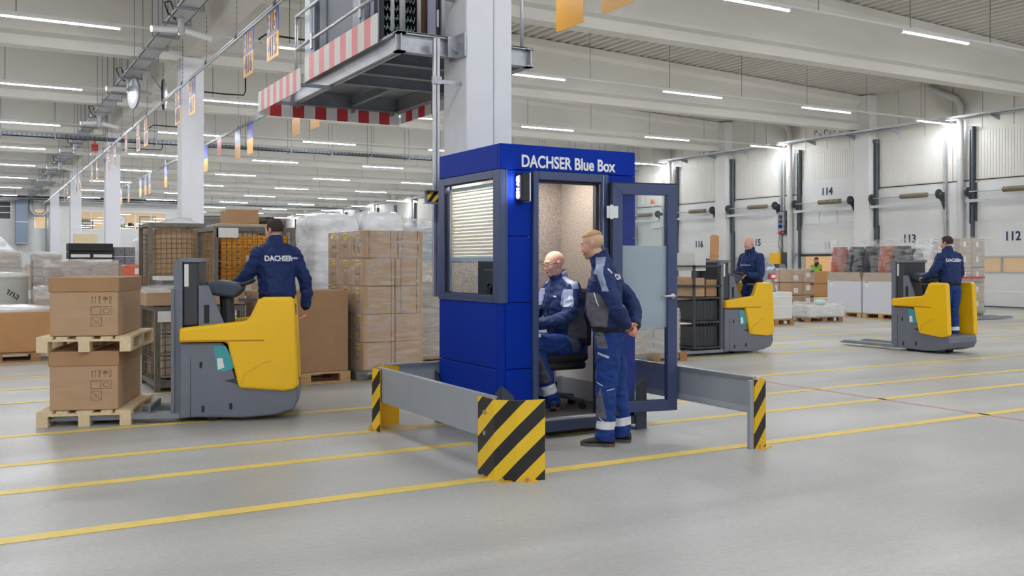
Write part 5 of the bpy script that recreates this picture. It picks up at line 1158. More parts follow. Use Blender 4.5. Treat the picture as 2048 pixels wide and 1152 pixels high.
# ------------------------------------------------------------------ ride-on pallet trucks
def truck(label, loc, rz, backrest=True):
    t = thing('pallet_truck', label, 'pallet truck', loc, rz)
    ch = [(0,.04), (.1,.05), (.62,.03), (.9,.05), (1.08,.1), (1.13,.2), (1.12,.31), (.54,.36), (.52,.43), (.44,.70), (.40,.775), (0,.775)]
    MB().prism(ch, -.375, .375, 'xz').build('chassis', M['truckg'], t, bevel=.02, seg=2)
    MB().box(.1,-.378,.05,.104,.378,.62).build('chassis_seam', M['dkgrey'], t)
    for x, z in ((.2,.53), (.22,.1), (.48,.12)): MB().box(x-.012,-.381,z,x+.012,-.37,z+.06).build('slot', M['black'], t)
    MB().prism([(.56,.36), (.6,.44), (.42,.40)], -.379, -.37, 'xz').build('side_groove', M['dkgrey'], t)
    body = [(0,.78), (0,.92), (.62,.985), (.66,1.02), (.74,1.19), (.79,1.215), (1.05,1.215), (1.09,1.19), (1.13,.34), (1.08,.30), (.985,.285), (.58,.325), (.55,.34), (.53,.44), (.45,.76), (.43,.78)]
    for s in (-1, 1):
        c = MB().prism(body, s*.41, s*.30, 'xz').build('side_cowl', M['trucky'], t, bevel=.03, seg=3)
        MB().prism([(0,.785), (0,.80), (.8,.80), (.8,.785)], s*.413, s*.405, 'xz').build('cowl_groove_shade', mat('cowl_shadow_line', (196,134,0), .5) if 'cowl_shadow_line' not in bpy.data.materials else bpy.data.materials['cowl_shadow_line'], c)  # darker yellow strip paints the shadow line along the cowl
        MB().prism([(.60,.37), (.62,.46), (.80,.56), (.86,.57), (.87,.60), (.79,.58), (.60,.47), (.57,.37)], s*.414, s*.405, 'xz').build('cowl_crease', M['hyellow'], c)
    tl = MB().prism([(.32,.74), (.43,.74), (.535,.55), (.50,.52), (.42,.49), (.35,.50)], -.381, -.37, 'xz').build('air_vent', M['teal'], t)
    MB().prism([(.35,.62), (.40,.625), (.42,.53), (.36,.51)], -.384, -.378, 'xz').build('vent_badge', M['paper'], tl)
    MB().box(.03,-.3,.775,.5,.3,.93).build('battery_hood', M['dkgrey'], t, bevel=.02)
    MB().box(.55,-.3,.2,1.1,.3,.235).build('standing_platform', M['black'], t)
    MB().box(.5,-.3,.235,.56,.3,.95).build('knee_pad', M['black'], t, bevel=.02)
    ma = MB(); ma.box(.02,-.3,.93,.17,.3,1.58); ma.build('mast_housing', M['dkgrey'], t, bevel=.015)
    MB().box(0,-.32,1.56,.19,.32,1.6).build('mast_cap', M['grey'], t); MB().box(.035,-.305,1.32,.075,-.3,1.54).build('mast_label', M['paper'], t)
    for s in (-1, 1): MB().box(-.06, s*.30-.03, .08, .02, s*.30+.03, 1.58).build('mast_rail', M['truckg'], t)
    w = MB().prism([(.17,.93), (.17,1.33), (.26,1.33), (.42,.93)], -.31, -.28, 'xz').build('side_shield', M['truckg'], t)
    MB().box(.22,-.313,.96,.27,-.305,1.14).build('shield_slot', M['black'], w)
    MB().cyl((.42,0,.9), (.40,0,1.24), .07, 10).build('steering_column', M['dkgrey'], t); MB().prism([(.2,1.24), (.5,1.20), (.58,1.28), (.56,1.34), (.34,1.38), (.22,1.36)], -.2, .2, 'xz').build('control_pod', M['slate'], t, bevel=.03, seg=2)
    MB().tube([(.5,-.16,1.32), (.62,-.18,1.35), (.66,-.1,1.37), (.66,.1,1.37), (.62,.18,1.35), (.5,.16,1.32)], .02, 8).build('steering_handle', M['black'], t, smooth=True)
    for s in (-1, 1):
        MB().prism([(.0,.04), (.0,.095), (-1.1,.095), (-1.2,.06), (-1.2,.045)], s*.27-.085, s*.27+.085, 'xz').build('fork', M['galvd'], t, bevel=.006)
    for x, y in ((.3,-.28), (.3,.28), (.85,0)): MB().cyl((x,y-.04,.06), (x,y+.04,.06), .06, 14).build('wheel', M['black'], t)
    MB().box(.55,-.34,1.17,.72,-.3,1.2).build('grab_bar', M['dkgrey'], t) 
    return t
PH1 = R(-18.76)
T1 = truck('front yellow and grey ride-on pallet truck carrying two lidded boxes', (1.839, 9.849, 0), PH1)
MB().box(-.30,-.3,.1,-.28,.3,.16).box(-.08,-.36,.1,-.05,.36,1.3).build('load_backrest', M['truckg'], T1)
T2 = truck('yellow and grey pallet truck beyond the booth door, carrying a dark roll cage', (10.98, 12.35, 0), 0)
T3 = truck('yellow and grey pallet truck with empty forks, nearest to door 113', (14.62, 11.2, 0), R(-90))
# load on truck one: two pallets with lidded boxes
def lp(x, y, z): 
    c_, s_ = math.cos(PH1), math.sin(PH1); return (1.839+x*c_-y*s_, 9.849+x*s_+y*c_, z)
PP = make_pallet('pale wooden pallet at the bottom of the load on the front truck', lp(-.86, .2, .0), PH1+PI/2, 1.2, .84, 'woodp')
dup(PP, lp(-.86, .2, .705), PH1+PI/2, 'pale wooden pallet between the two lidded boxes on the front truck')
def lidbox(label, z):
    t = thing('lidded_box', label, 'box', lp(-.87, .2, z), PH1)
    MB().box(-.305,-.55,0,.305,.55,.43).build('box_body', M['carton'], t, bevel=.006); MB().box(-.315,-.56,.42,.315,.56,.56).build('box_lid', M['cartonb'], t, bevel=.006)
    m_ = mat('faint_print_b', (140,112,84), .8) if 'faint_print_b' not in bpy.data.materials else bpy.data.materials['faint_print_b']
    mb = MB(); y = -.552
    def rect(x0, z0, x1, z1, w=.004):
        for a in ((x0,z0,x1,z0+w), (x0,z1-w,x1,z1), (x0,z0,x0+w,z1), (x1-w,z0,x1,z1)): mb.box(a[0], y, a[1], a[2], y+.003, a[3])
    rect(.06,.20,.25,.28); rect(.06,.20,.15,.28); rect(.06,.09,.16,.18)
    for i, x in enumerate((.07,.10)): mb.box(x, y, .31, x+.004, y+.003, .37).prism([(x-.008,.36), (x+.012,.36), (x+.002,.38)], y, y+.003, 'xz')
    mb.prism([(.125,.38), (.155,.38), (.145,.35), (.142,.32), (.15,.31), (.13,.31), (.138,.32), (.135,.35)], y, y+.003, 'xz')
    mb.prism([(.165,.345), (.175,.37), (.19,.378), (.205,.37), (.215,.345)], y, y+.003, 'xz'); mb.box(.188,y,.31,.192,y+.003,.345); rect(.225,.31,.245,.38)
    mb.bar((.07,y+.001,.1), (.15,y+.001,.17), .003, .004, up=(0,1,0)).bar((.15,y+.001,.1), (.07,y+.001,.17), .003, .004, up=(0,1,0))
    mb.tube([(.2+.03*math.cos(a), y+.001, .24+.022*math.sin(a)) for a in [k*PI/5 for k in range(11)]], .002, 4)
    mb.build('handling_marks', m_, t)
lidbox('lower lidded cardboard box with handling marks on the front truck', .147); lidbox('upper lidded cardboard box with handling marks on the front truck', .853)
# roll cage on truck two
t = thing('roll_cage', 'dark wire roll cage with brown cartons on the forks of the second truck', 'roll cage', (10.62, 12.35, 0)); dm = M['dkgrey']
for x in (-.28, .28):
    for y in (-.34, .34): MB().box(x-.018,y-.018,.12,x+.018,y+.018,1.5).build('cage_post', dm, t)
for z in (.12, .55, .95, 1.15, 1.48): MB().box(-.3,-.36,z,.3,.36,z+.03).build('cage_shelf', dm, t) if z in (.12,.55,.95) else MB().box(-.3,-.36,z,.3,-.33,z+.03).box(-.3,.33,z,.3,.36,z+.03).box(-.3,-.36,z,-.27,.36,z+.03).box(.27,-.36,z,.3,.36,z+.03).build('cage_hoop', dm, t)
mb = MB()
for i in range(1, 8): mb.box(-.28+.07*i-.004,-.35,.15,-.28+.07*i+.004,-.342,.95)
mb.build('cage_wires', dm, t)
for i, z in enumerate((.16, .59)): MB().box(-.24,-.3,z,.24,.3,z+.33).build('dark_tote', M['dkgrey'], t)
MB().box(-.25,-.3,.99,-.02,.25,1.3).build('carried_carton', M['carton'], t); MB().box(.02,-.3,.99,.25,.25,1.27).build('carried_carton', M['cartonb'], t)
MB().box(-.24,-.31,1.42,.0,.2,1.72).build('white_tub', M['offwhite'], t)
# ------------------------------------------------------------------ people
V = Vector
def smooth_path(pts, rad, sub=4):
    P, Q = [], []
    n = len(pts)
    for i in range(n-1):
        p0, p1, p2, p3 = pts[max(i-1,0)], pts[i], pts[i+1], pts[min(i+2,n-1)]
        for k in range(sub):
            t = k/sub; t2, t3 = t*t, t*t*t
            P.append(.5*((2*p1)+(-p0+p2)*t+(2*p0-5*p1+4*p2-p3)*t2+(-p0+3*p1-3*p2+p3)*t3)); Q.append(rad[i]+(rad[i+1]-rad[i])*t)
    P.append(pts[-1]); Q.append(rad[-1]); return P, Q
def limb(mb, pts, rad, n=14, sub=4, caps=True):
    pts = [V(p) for p in pts]; P, Q = smooth_path(pts, rad, sub)
    if caps:
        d0 = (P[0]-P[1]).normalized(); d1 = (P[-1]-P[-2]).normalized(); r0, r1 = Q[0], Q[-1]; p0, p1 = P[0], P[-1]
        P = [p0+d0*r0*.98, p0+d0*r0*.7]+P+[p1+d1*r1*.7, p1+d1*r1*.98]; Q = [r0*.2, r0*.71]+Q+[r1*.71, r1*.2]
    mb.tube(P, Q, n)
def loft(mb, secs, n=22, e=2.3):
    """secs: (centre, half depth, half width[, tilt]) ; depth along x, width along y, tilt about y"""
    v = []; k = len(secs)
    for s in secs:
        c, a, b = V(s[0]), s[1], s[2]; tl = s[3] if len(s) > 3 else 0
        for i in range(n):
            t = 2*PI*i/n; ct, st_ = math.cos(t), math.sin(t)
            x = a*math.copysign(abs(ct)**(2/e), ct); y = b*math.copysign(abs(st_)**(2/e), st_)
            v.append(c+V((x*math.cos(tl), y, -x*math.sin(tl))))
    f = [(j*n+i, j*n+(i+1) % n, (j+1)*n+(i+1) % n, (j+1)*n+i) for j in range(k-1) for i in range(n)]
    f += [tuple(reversed(range(n))), tuple(range((k-1)*n, k*n))]
    mb.add(v, f)
def solid(name, mb, vox, smooth_it, mats, fn=None, parent=None, disp=0, dscale=.12):
    """join everything in mb into one continuous skin"""
    me = mb.mesh(name+'_raw', mats[0]); o = bpy.data.objects.new(name, me); COL.objects.link(o)
    r = o.modifiers.new('remesh', 'REMESH'); r.mode = 'VOXEL'; r.voxel_size = vox; r.use_smooth_shade = True
    s = o.modifiers.new('smooth', 'SMOOTH'); s.factor = .5; s.iterations = smooth_it
    dg = bpy.context.evaluated_depsgraph_get(); dg.update()
    m2 = bpy.data.meshes.new_from_object(o.evaluated_get(dg)); bpy.data.objects.remove(o); m2.name = name
    if disp:
        m2.update(); nor = [v.normal.copy() for v in m2.vertices]
        for v, nn in zip(m2.vertices, nor):
            p = v.co/dscale; w = noise.noise(V((p.x, p.y, p.z*.8)))+.5*noise.noise(p*2.3)
            fold = abs(noise.noise(V((p.x*.9+3, p.y*.9, p.z*1.7))))
            v.co += nn*disp*(w*.8-fold*1.2+.3)
    m2.materials.clear(); m2.materials.append(mats[0])
    if fn:
        vals = [fn(v.co) for v in m2.vertices]
        for i in range(len(vals[0])):
            at = m2.attributes.new('r%d' % (i+1), 'FLOAT', 'POINT'); at.data.foreach_set('value', [q[i] for q in vals])
    m2.polygons.foreach_set('use_smooth', [True]*len(m2.polygons)); m2.update()
    return put(name, m2, parent)
def segd(p, a, b):
    ab = b-a; t = max(0, min(1, (p-a).dot(ab)/ab.length_squared)); return (p-(a+ab*t)).length
def head_parts(mb, C, Rm, sc=1):
    def E(c, r, rot=None): mb.ell(C+Rm @ (V(c)*sc), tuple(x*sc for x in r), 16, 11, rot=Rm if rot is None else Rm @ rot)
    E((-.012,0,.035), (.099,.077,.087)); E((.028,0,.0), (.070,.066,.085)); E((.03,0,-.045), (.062,.057,.062)); E((.058,0,-.088), (.032,.033,.026))
    E((.02,0,-.085), (.05,.046,.03)); E((.072,0,.034), (.024,.052,.014)); E((.062,.038,-.03), (.026,.022,.03)); E((.062,-.038,-.03), (.026,.022,.03))
    limb(mb, [C+Rm @ (V(p)*sc) for p in ((.087,0,.02), (.098,0,-.005), (.107,0,-.029))], [.008*sc, .009*sc, .0105*sc], 8, 2)
    E((.098,.013,-.036), (.010,.008,.008)); E((.097,-.012,-.035), (.010,.008,.008))
    E((.086,0,-.060), (.012,.024,.006)); E((.084,0,-.070), (.012,.021,.007))
    for s in (-1, 1):
        E((-.008,s*.076,-.002), (.019,.009,.032), Matrix.Rotation(R(-12), 3, 'Y')); E((-.012,s*.082,.010), (.019,.006,.019))
def hand_parts(mb, W_, D, N, S, curl=45, spread=1, sc=1, thumb=1):
    """W_ wrist, D along the hand, N palm normal, S side the thumb leaves from"""
    D, N, S = V(D).normalized(), V(N), V(S); N = (N-D*N.dot(D)).normalized(); S = D.cross(N).normalized()*(1 if D.cross(N).dot(S) > 0 else -1)
    m = Matrix((D, S, N)).transposed()
    mb.ell(W_+D*.045*sc, (.052*sc, .042*sc, .018*sc), 12, 8, rot=m); mb.ell(W_+D*.015*sc+S*.012*sc, (.03*sc, .032*sc, .02*sc), 10, 7, rot=m)
    for i, (o, L) in enumerate(((.030,.072), (.011,.080), (-.009,.075), (-.028,.058))):
        p = W_+D*(.083-.004*abs(i-1))*sc+S*o*sc; d = D; pts = [W_+D*.05*sc+S*o*.9*sc, p]; c = R(curl*(1+.08*i))
        for k, fr in enumerate((.42, .33, .25)):
            a = c*(.7, 1.0, .7)[k]; d = (d*math.cos(a)+N*math.sin(a)).normalized(); 
            # rotate N with d
            pp = pts[-1]+d*L*fr*sc; pts.append(pp); N2 = (N*math.cos(a)-D*math.sin(a))
            D_, N = d, N2.normalized(); D2 = D; D = d
        D = m.col[0].copy(); N = m.col[2].copy()
        limb(mb, pts, [.0105*sc, .0105*sc, .0098*sc, .009*sc, .008*sc], 8, 2)
    b = W_+D*.02*sc+S*.03*sc; d = (D*.62+S*.7+N*.25).normalized()
    limb(mb, [W_+D*.015*sc+S*.015*sc, b, b+d*.038*sc, b+d*.05*sc+(D*.9+N*.5).normalized()*.024*sc], [.014*sc, .013*sc, .0105*sc, .009*sc], 8, 2)
def eyes(parent, C, Rm, sc=1):
    for s in (-1, 1):
        c = C+Rm @ (V((.0755,s*.031,.006))*sc); e = MB().ell(c, .0125*sc, 12, 8).build('eye', M['eyew'], parent, smooth=True)
        f = Rm @ V((1, 0, -.18)); f.normalize(); MB().ell(c+f*.0065*sc, (.0072*sc,)*3, 8, 6).build('iris', M['iris'], e, smooth=True)
def hair_shell(parent, C, Rm, m, test, r=(.105,.083,.093), th=.006, name='hair', sc=1):
    b = MB().ell((0,0,0), tuple(x*sc for x in r), 64, 44); v, f = b.v, b.f; keep = [q for q in f if test(sum((V(v[i]) for i in q), V())/len(q)/sc)]
    mb = MB(); mb.add([C+Rm @ (V(p)+V((-.012,0,.036))*sc) for p in v], keep); me = mb.mesh(name, m, True); bm = bmesh.new(); bm.from_mesh(me)
    bmesh.ops.delete(bm, geom=[x for x in bm.verts if not x.link_faces], context='VERTS'); bm.to_mesh(me); bm.free()
    o = put(name, me, parent); s_ = o.modifiers.new('thick', 'SOLIDIFY'); s_.thickness = th; s_.offset = -1; return o
def shoe(parent, ank, dx, side, m='shoe', L=.29):
    """ank: ankle centre on the ground plane, dx: unit forward"""
    d = V((dx[0], dx[1], 0)).normalized(); y = V((-d.y, d.x, 0)); m_ = Matrix((d, y, V((0,0,1)))).transposed()
    def T(p): return V((ank[0], ank[1], ank[2]))+m_ @ V(p)
    out = [(-.085,0), (-.08,.028), (-.04,.038), (.03,.036), (.1,.046), (.15,.047), (.19,.034), (.207,0), (.19,-.036), (.15,-.048), (.1,-.045), (.03,-.036), (-.04,-.038), (-.08,-.028)]
    n = len(out); mb = MB(); mb.add([T((x,y_,0)) for x,y_ in out]+[T((x*1.02,y_*1.02,.026 if x < .12 else .026+.01*(x > .18))) for x,y_ in out], [tuple(range(n)), tuple(range(2*n-1, n-1, -1))]+[(i, (i+1) % n, n+(i+1) % n, n+i) for i in range(n)])
    t = None
    up = MB(); rings = [(-.085,.02,.06,.5), (-.08,.034,.085,.9), (-.05,.038,.11,1), (0,.038,.115,1), (.04,.038,.10,1), (.09,.043,.075,1), (.14,.044,.06,1), (.18,.036,.05,.9), (.203,.018,.036,.5)]
    v = []; N = 12
    for x, hw, h, q in rings:
        for i in range(N): a = 2*PI*i/N; zz = .02+(h-.02)*(.5+.5*math.sin(a)) ; v.append(T((x, hw*math.cos(a)*(1 if math.sin(a) < .3 else .8), zz)))
    up.add(v, [(j*N+i, j*N+(i+1) % N, (j+1)*N+(i+1) % N, (j+1)*N+i) for j in range(len(rings)-1) for i in range(N)]+[tuple(range(N)), tuple(range((len(rings)-1)*N, len(rings)*N))])
    o = up.build('shoe', M[m], parent, smooth=True); s_ = mb.build('sole', M['sole'], o)
    mb = MB(); 
    for k in range(3): x = .03+.028*k; mb.tube([T((x,-.026,.098-.012*k)), T((x,0,.108-.014*k)), T((x,.026,.098-.012*k))], .003, 5)
    mb.build('laces', M['grey'], o); MB().obox(T((-.055,side*.036,.016)), (.03,.006,.014), m_).build('sole_accent', M['shoered'], o)
    return o

def person(label, loc, rz, J, jr, skin='skin', vox=.006, jvox=.008, hair=None, bald=False, grp=None, stub=True, jm=None, refl=True, hsc=1, hands=(45,45), torso=None, tr=None, jcol='jacket', tcol='trouser', fine=True, hairy=None, cz=.075):
    H = {k: V(p) for k, p in J.items() if k[0] != '_'}
    hy, hp = J.get('_yaw', 0), J.get('_pitch', 0)
    Rm = Matrix.Rotation(R(hy), 3, 'Z') @ Matrix.Rotation(R(hp), 3, 'Y')
    # body: head, neck, trunk, arms, legs, hands - one skin
    b = MB(); head_parts(b, H['head'], Rm, hsc)
    limb(b, [H['neck']+V((0,0,-.04)), H['neck']+V((.0,0,.02)), H['head']+Rm @ V((-.015,0,-.06))], [.066, .058, .056], 16)
    tor = torso(H)
    loft(b, [(s[0], s[1]*.86, s[2]*.86)+tuple(s[3:]) for s in tor[:-1]])
    loft(b, [(V(tor[0][0])-V((0,0,.04)), .10, .13), (V(tor[0][0])+V((0,0,.05)), .11, .15)])
    for s in 'LR':
        limb(b, [H['sh'+s], H['el'+s], H['wr'+s]], [.055, .043, .029], 12)
        limb(b, [H['hip'+s], H['kn'+s], H['an'+s]], [.082, .058, .042], 12); limb(b, [H['an'+s], H['an'+s]+H['toe'+s]*.08+V((0,0,-.04))], [.04, .03], 10, 2)
        D = H['hd'+s]; hand_parts(b, H['wr'+s], D, H['hn'+s], H['ht'+s], hands[0 if s == 'L' else 1])
    Hc, RI = H['head'], Rm.inverted()
    hy_ = hairy
    def skinf(c):
        q = RI @ (c-Hc)/hsc; far = .16-q.length
        st_ = min(far, q.x-.008-(.0 if q.z < -.06 else (q.z+.06)*.5), -.040-q.z, ) if stub else -1
        lp_ = min(far, q.x-.082, .021-abs(q.y), q.z+.072, -.056-q.z)
        pk = min(far, max(abs(q.y)-.074, min(q.x-.10, -.018-q.z), min(.016-abs(q.x-.07), -.015-q.z, q.z+.05)))
        hn = max(min(.03-(c-H['wr'+k]-V(H['hd'+k]).normalized()*.08).length+.08, .1) for k in 'LR'); pk = max(pk, hn) if q.length > .2 else pk
        hr = min(far, hy_(q)) if hy_ else -1
        return (st_, lp_, pk, hr)
    body = solid('person', b, vox, 3, [M[skin]], skinf)
    body.location = loc; body.rotation_euler = (0,0,rz); tag(body, label, 'person', grp)
    if fine: eyes(body, Hc, Rm, hsc)
    # brows
    if fine:
        for s in (-1, 1): MB().tube([Hc+Rm @ (V(p)*hsc) for p in ((.093,s*.014,.027), (.093,s*.03,.033), (.082,s*.047,.028))], .0028, 5).build('eyebrow', M['hair'], body)
    # jacket
    j = MB(); loft(j, tor)
    for s in 'LR': limb(j, [H['sh'+s]+V((0,-.03 if s == 'L' else .03,.0)), H['sh'+s], H['el'+s], H['wr'+s]-(H['wr'+s]-H['el'+s]).normalized()*.02], [.07, jr[0], jr[1], jr[2]], 16)
    nk = H['neck']
    for s in 'LR': limb(j, [nk+V((-.01,0,.0)), (nk+H['sh'+s])/2+V((-.005,0,.008)), H['sh'+s]+V((0,0,.004))], [.062, .062, .068], 14)
    loft(j, [(nk+V((-.015,0,-.06)), .105, .12, .2), (nk+V((-.005,0,-.01)), .088, .092, .3), (nk+V((.004,0,.03)), .083, .086, .4), (nk+V((.018,0,cz)), .086, .084, .5), (nk+V((.02,0,cz+.004)), .076, .074, .5)])
    arms = [(H['sh'+s], H['el'+s], H['wr'+s]) for s in 'LR']; z0 = min(s[0][2] for s in tor); 
    def jf(c):
        ar = min(min(segd(c, a, e)-jr[0], segd(c, e, w)-jr[1]) for a, e, w in arms)
        cuff = min((c-w).length for a, e, w in arms); g, k, r_ = jm(c, .012-ar, H)
        return (g, max(k, .055-cuff), min(r_, cuff-.055))
    jk = solid('jacket', j, jvox, 3, [M[jcol]], jf, body, disp=.014, dscale=.10)
    # trousers
    p = MB(); 
    for s in 'LR': limb(p, [H['hip'+s]+V((0,0,.02)), (H['hip'+s]+H['kn'+s])/2, H['kn'+s], (H['kn'+s]+H['an'+s])/2, H['an'+s]+(H['an'+s]-H['kn'+s]).normalized()*.03], [.118, .108, .088, .086, .080], 16, caps=False)
    if tr is None: loft(p, [(V(tor[0][0])+V((0,0,-.10)), .115, .155), (V(tor[0][0])+V((0,0,-.02)), .135, .175), (V(tor[0][0])+V((0,0,.06)), .135, .175)])
    else: loft(p, tr)
    def pf(c):
        g = w = -1
        for s in 'LR':
            k, a = H['kn'+s], H['an'+s]; ax = (a-k); L_ = ax.length; t = (c-k).dot(ax)/ax.length_squared; near = .14-segd(c, k, a)
            w = max(w, min(near, (t-.68)*L_, (.845-t)*L_))
            f_ = V((H['toe'+s].x, H['toe'+s].y, 0)).normalized(); lx = (c-(k+ax*t)).dot(f_)
            sd = (c-(k+ax*t)).y*(1 if s == 'L' else -1)
            g = max(g, min(near, t*L_, (.62-t)*L_, lx-(.045-.10*t), (.02+.13*t)-abs(lx-.0)+.03))
        for s in 'LR':
            q = c-H['hip'+s]; ou = q.y*(1 if s == 'L' else -1)
            g = max(g, min(ou-.02, .045-abs(q.x-.055-q.z*.35), .075-abs(q.z-.01)))
        return (g, w)
    tz = solid('trousers', p, jvox, 3, [M[tcol]], pf, body, disp=.014, dscale=.10)
    for s in 'LR': shoe(body, (H['an'+s].x, H['an'+s].y, H['an'+s].z-.085), H['toe'+s], 1 if s == 'L' else -1)
    return body, jk, tz, Rm

def stick_text(s, size, m, parent, target, origin, xdir, updir, ndir, bold=.002, sx=1.0, lift=.004, name='lettering'):
    """project flat letters onto the cloth"""
    me = text_mesh(s, size, m, ext=0, bold=bold); x, u, n = V(xdir).normalized(), V(updir).normalized(), V(ndir).normalized()
    bm = bmesh.new(); bm.from_mesh(me); bmesh.ops.triangulate(bm, faces=bm.faces); bmesh.ops.subdivide_edges(bm, edges=[e for e in bm.edges if e.calc_length() > size*.25], cuts=1)
    bt = BVHTree.FromPolygons([v.co for v in target.data.vertices], [p.vertices[:] for p in target.data.polygons])
    for v in bm.verts:
        p = V(origin)+x*v.co.x*sx+u*v.co.y; h = bt.ray_cast(p+n*.4, -n, 1.0); v.co = (h[0]+n*lift) if h[0] is not None else p
    bm.to_mesh(me); bm.free(); return put(name, me, parent)

def torso_up(H):
    h, w, c, nk = H['pel'], H['waist'], H['chest'], H['neck']; sm = (H['shL']+H['shR'])/2
    return [(h+V((0,0,0)), .142, .182), (h+V((0,0,.035)), .150, .188), (h+V((0,0,.07)), .158, .196), (w, .160, .190), (c, .152, .205), (c+(sm-c)*.6, .140, .215), (sm+V((0,0,.015)), .115, .19), (sm+V((0,0,.05)), .09, .13), (nk, .07, .075)]

# ---- the standing man at the door
Js = dict(pel=(-.03,0,.965), waist=(.015,0,1.14), chest=(.01,0,1.31), neck=(.04,0,1.545), head=(.115,0,1.705), _yaw=-8, _pitch=12,
 shL=(-.0,.185,1.45), shR=(.0,-.185,1.45), elL=(-.115,.265,1.175), elR=(-.215,-.235,1.185), wrL=(-.185,.075,1.02), wrR=(-.245,-.03,1.005),
 hdL=(-.35,-.75,-.5), hnL=(-.6,.1,-.5), htL=(.2,-.2,1), hdR=(-.15,.75,-.45), hnR=(.8,.1,-.3), htR=(0,.3,1),
 hipL=(-.03,.085,.90), hipR=(-.05,-.085,.90), knL=(-.02,.10,.50), knR=(-.09,-.10,.50), anL=(-.005,.11,.085), anR=(-.125,-.11,.085), toeL=(1,.02,0), toeR=(1,-.12,0))
def jm_stand(c, arm, H):
    z0 = H['pel'].z+.045; y = abs(c.y)
    k = min(-arm, z0-c.z)
    g = min(-arm, 1.30-c.z-max(0, -(c.x-.06))*.5, c.z-z0, c.x+.065-(1.30-c.z)*.12, y-.05, .155-c.x-(1.3-c.z)*.05)
    strip = min(arm, 1.475-c.z, c.z-1.315, .030-abs(c.x-.022+(1.46-c.z)*.36), y-.17)
    yoke = min(c.z-1.455, .042-abs(c.x-.035), 1.60-c.z, y-.055)
    return (g, k, max(strip, yoke))
man, jk, tz, Rm = person('standing person in navy workwear at the booth door, hands clasped behind the back', (4.70, 6.60, 0), math.atan2(.66,-.75), Js, (.078,.066,.052), jm=jm_stand, cz=.088, hairy=lambda q: min(q.z+.058+.9*max(0, q.x+.02), -q.x+.028+.3*max(0, q.z-.03), max(q.z-.012, -q.x-.035, ) if abs(q.y) > .05 else 1) if q.z < .07 else .02, vox=.0048, jvox=.0065, torso=torso_up, hands=(62,52))
C, = (V(Js['head']),)
hair_shell(man, C, Rm, M['hair'], lambda q: q.z > .045 and not (q.x > .082 and q.z < .05), th=.010, r=(.106,.082,.094))
stick_text('DACHSER', .066, M['reflw'], jk, jk, (-.2, .02, 1.44), (0,-1,0), (0,0,1), (-1,0,.1), bold=.0026, sx=.85)
def patch(parent, target, pts, ndir, m, name='reflective_strip', lift=.004):
    bt = BVHTree.FromPolygons([v.co for v in target.data.vertices], [p.vertices[:] for p in target.data.polygons]); n = V(ndir).normalized(); mb = MB()
    P = [V(p) for p in pts]; N_ = 8; v = []
    for i in range(N_+1):
        t = i/N_; a = P[0].lerp(P[1], t); b_ = P[3].lerp(P[2], t)
        for k in (0, .5, 1):
            p = a.lerp(b_, k); h = bt.ray_cast(p+n*.4, -n, 1.0); v.append((h[0]+n*lift) if h[0] is not None else p)
    mb.add(v, [(i*3+k, i*3+k+1, i*3+k+4, i*3+k+3) for i in range(N_) for k in range(2)]); return mb.build(name, m, parent, smooth=True)
patch(jk, jk, [(.12,.3,1.30), (.075,.3,1.19), (.065,.3,1.19), (.11,.3,1.305)], (.3,1,0), M['reflw'])
patch(jk, jk, [(-.04,.2,1.50), (-.075,.2,1.45), (-.065,.2,1.44), (-.03,.2,1.48)], (-.2,.8,.5), M['reflw'])
patch(tz, tz, [(.10,.3,.545), (.03,.3,.515), (.03,.3,.523), (.10,.3,.553)], (.2,1,0), M['reflw']); patch(tz, tz, [(-.05,.3,.475), (-.12,.3,.49), (-.12,.3,.498), (-.05,.3,.483)], (-.2,1,0), M['reflw'])
patch(tz, tz, [(.06,.3,.245), (.0,.3,.205), (.0,.3,.213), (.06,.3,.253)], (.2,1,0), M['reflw'])
stick_text('DACHSER', .024, M['reflw'], tz, tz, (-.0,.3,.775), (-1,0,-.35), (-.35,0,1), (0,1,0), bold=.001)

# ---- the seated man
Jt = dict(pel=(0,0,.60), waist=(.02,0,.76), chest=(.06,0,.96), neck=(.10,0,1.215), head=(.155,0,1.365), _yaw=-4, _pitch=10,
 shL=(.07,.195,1.12), shR=(.07,-.195,1.12), elL=(.19,.27,.88), elR=(.2,-.27,.88), wrL=(.44,.17,.81), wrR=(.45,-.12,.81),
 hdL=(1,-.2,-.05), hnL=(0,0,-1), htL=(0,-1,0), hdR=(1,.2,-.05), hnR=(0,0,-1), htR=(0,1,0),
 hipL=(.0,.10,.60), hipR=(.0,-.10,.60), knL=(.44,.13,.60), knR=(.44,-.13,.60), anL=(.27,.13,.085), anR=(.34,-.15,.085), toeL=(1,.05,0), toeR=(1,-.1,0))
def torso_sit(H):
    h, w, c, nk = H['pel'], H['waist'], H['chest'], H['neck']; sm = (H['shL']+H['shR'])/2
    return [(h+V((0,0,-.03)), .15, .19), (h+V((0,0,.03)), .172, .205), (w, .185, .21), (c, .17, .215), (c+(sm-c)*.6, .15, .22), (sm+V((0,0,.015)), .12, .19), (sm+V((.01,0,.05)), .09, .13), (nk, .07, .078)]
def jm_sit(c, arm, H):
    y = abs(c.y); k = min(-arm, .66-c.z)
    g = min(-arm, c.z-.66, .99-c.z-.25*(c.x+.1), .12-c.x, y-.05)
    strip = min(arm, c.z-.97, 1.13-c.z, .032-abs(c.x-.145-(1.13-c.z)*.25), y-.15)
    yoke = min(c.z-1.135, .035-abs(c.x-.085), y-.06); bk = min(arm, c.z-1.0, 1.12-c.z, .02-c.x-.0, y-.2, c.x+.03)
    return (g, k, max(strip, yoke, bk))
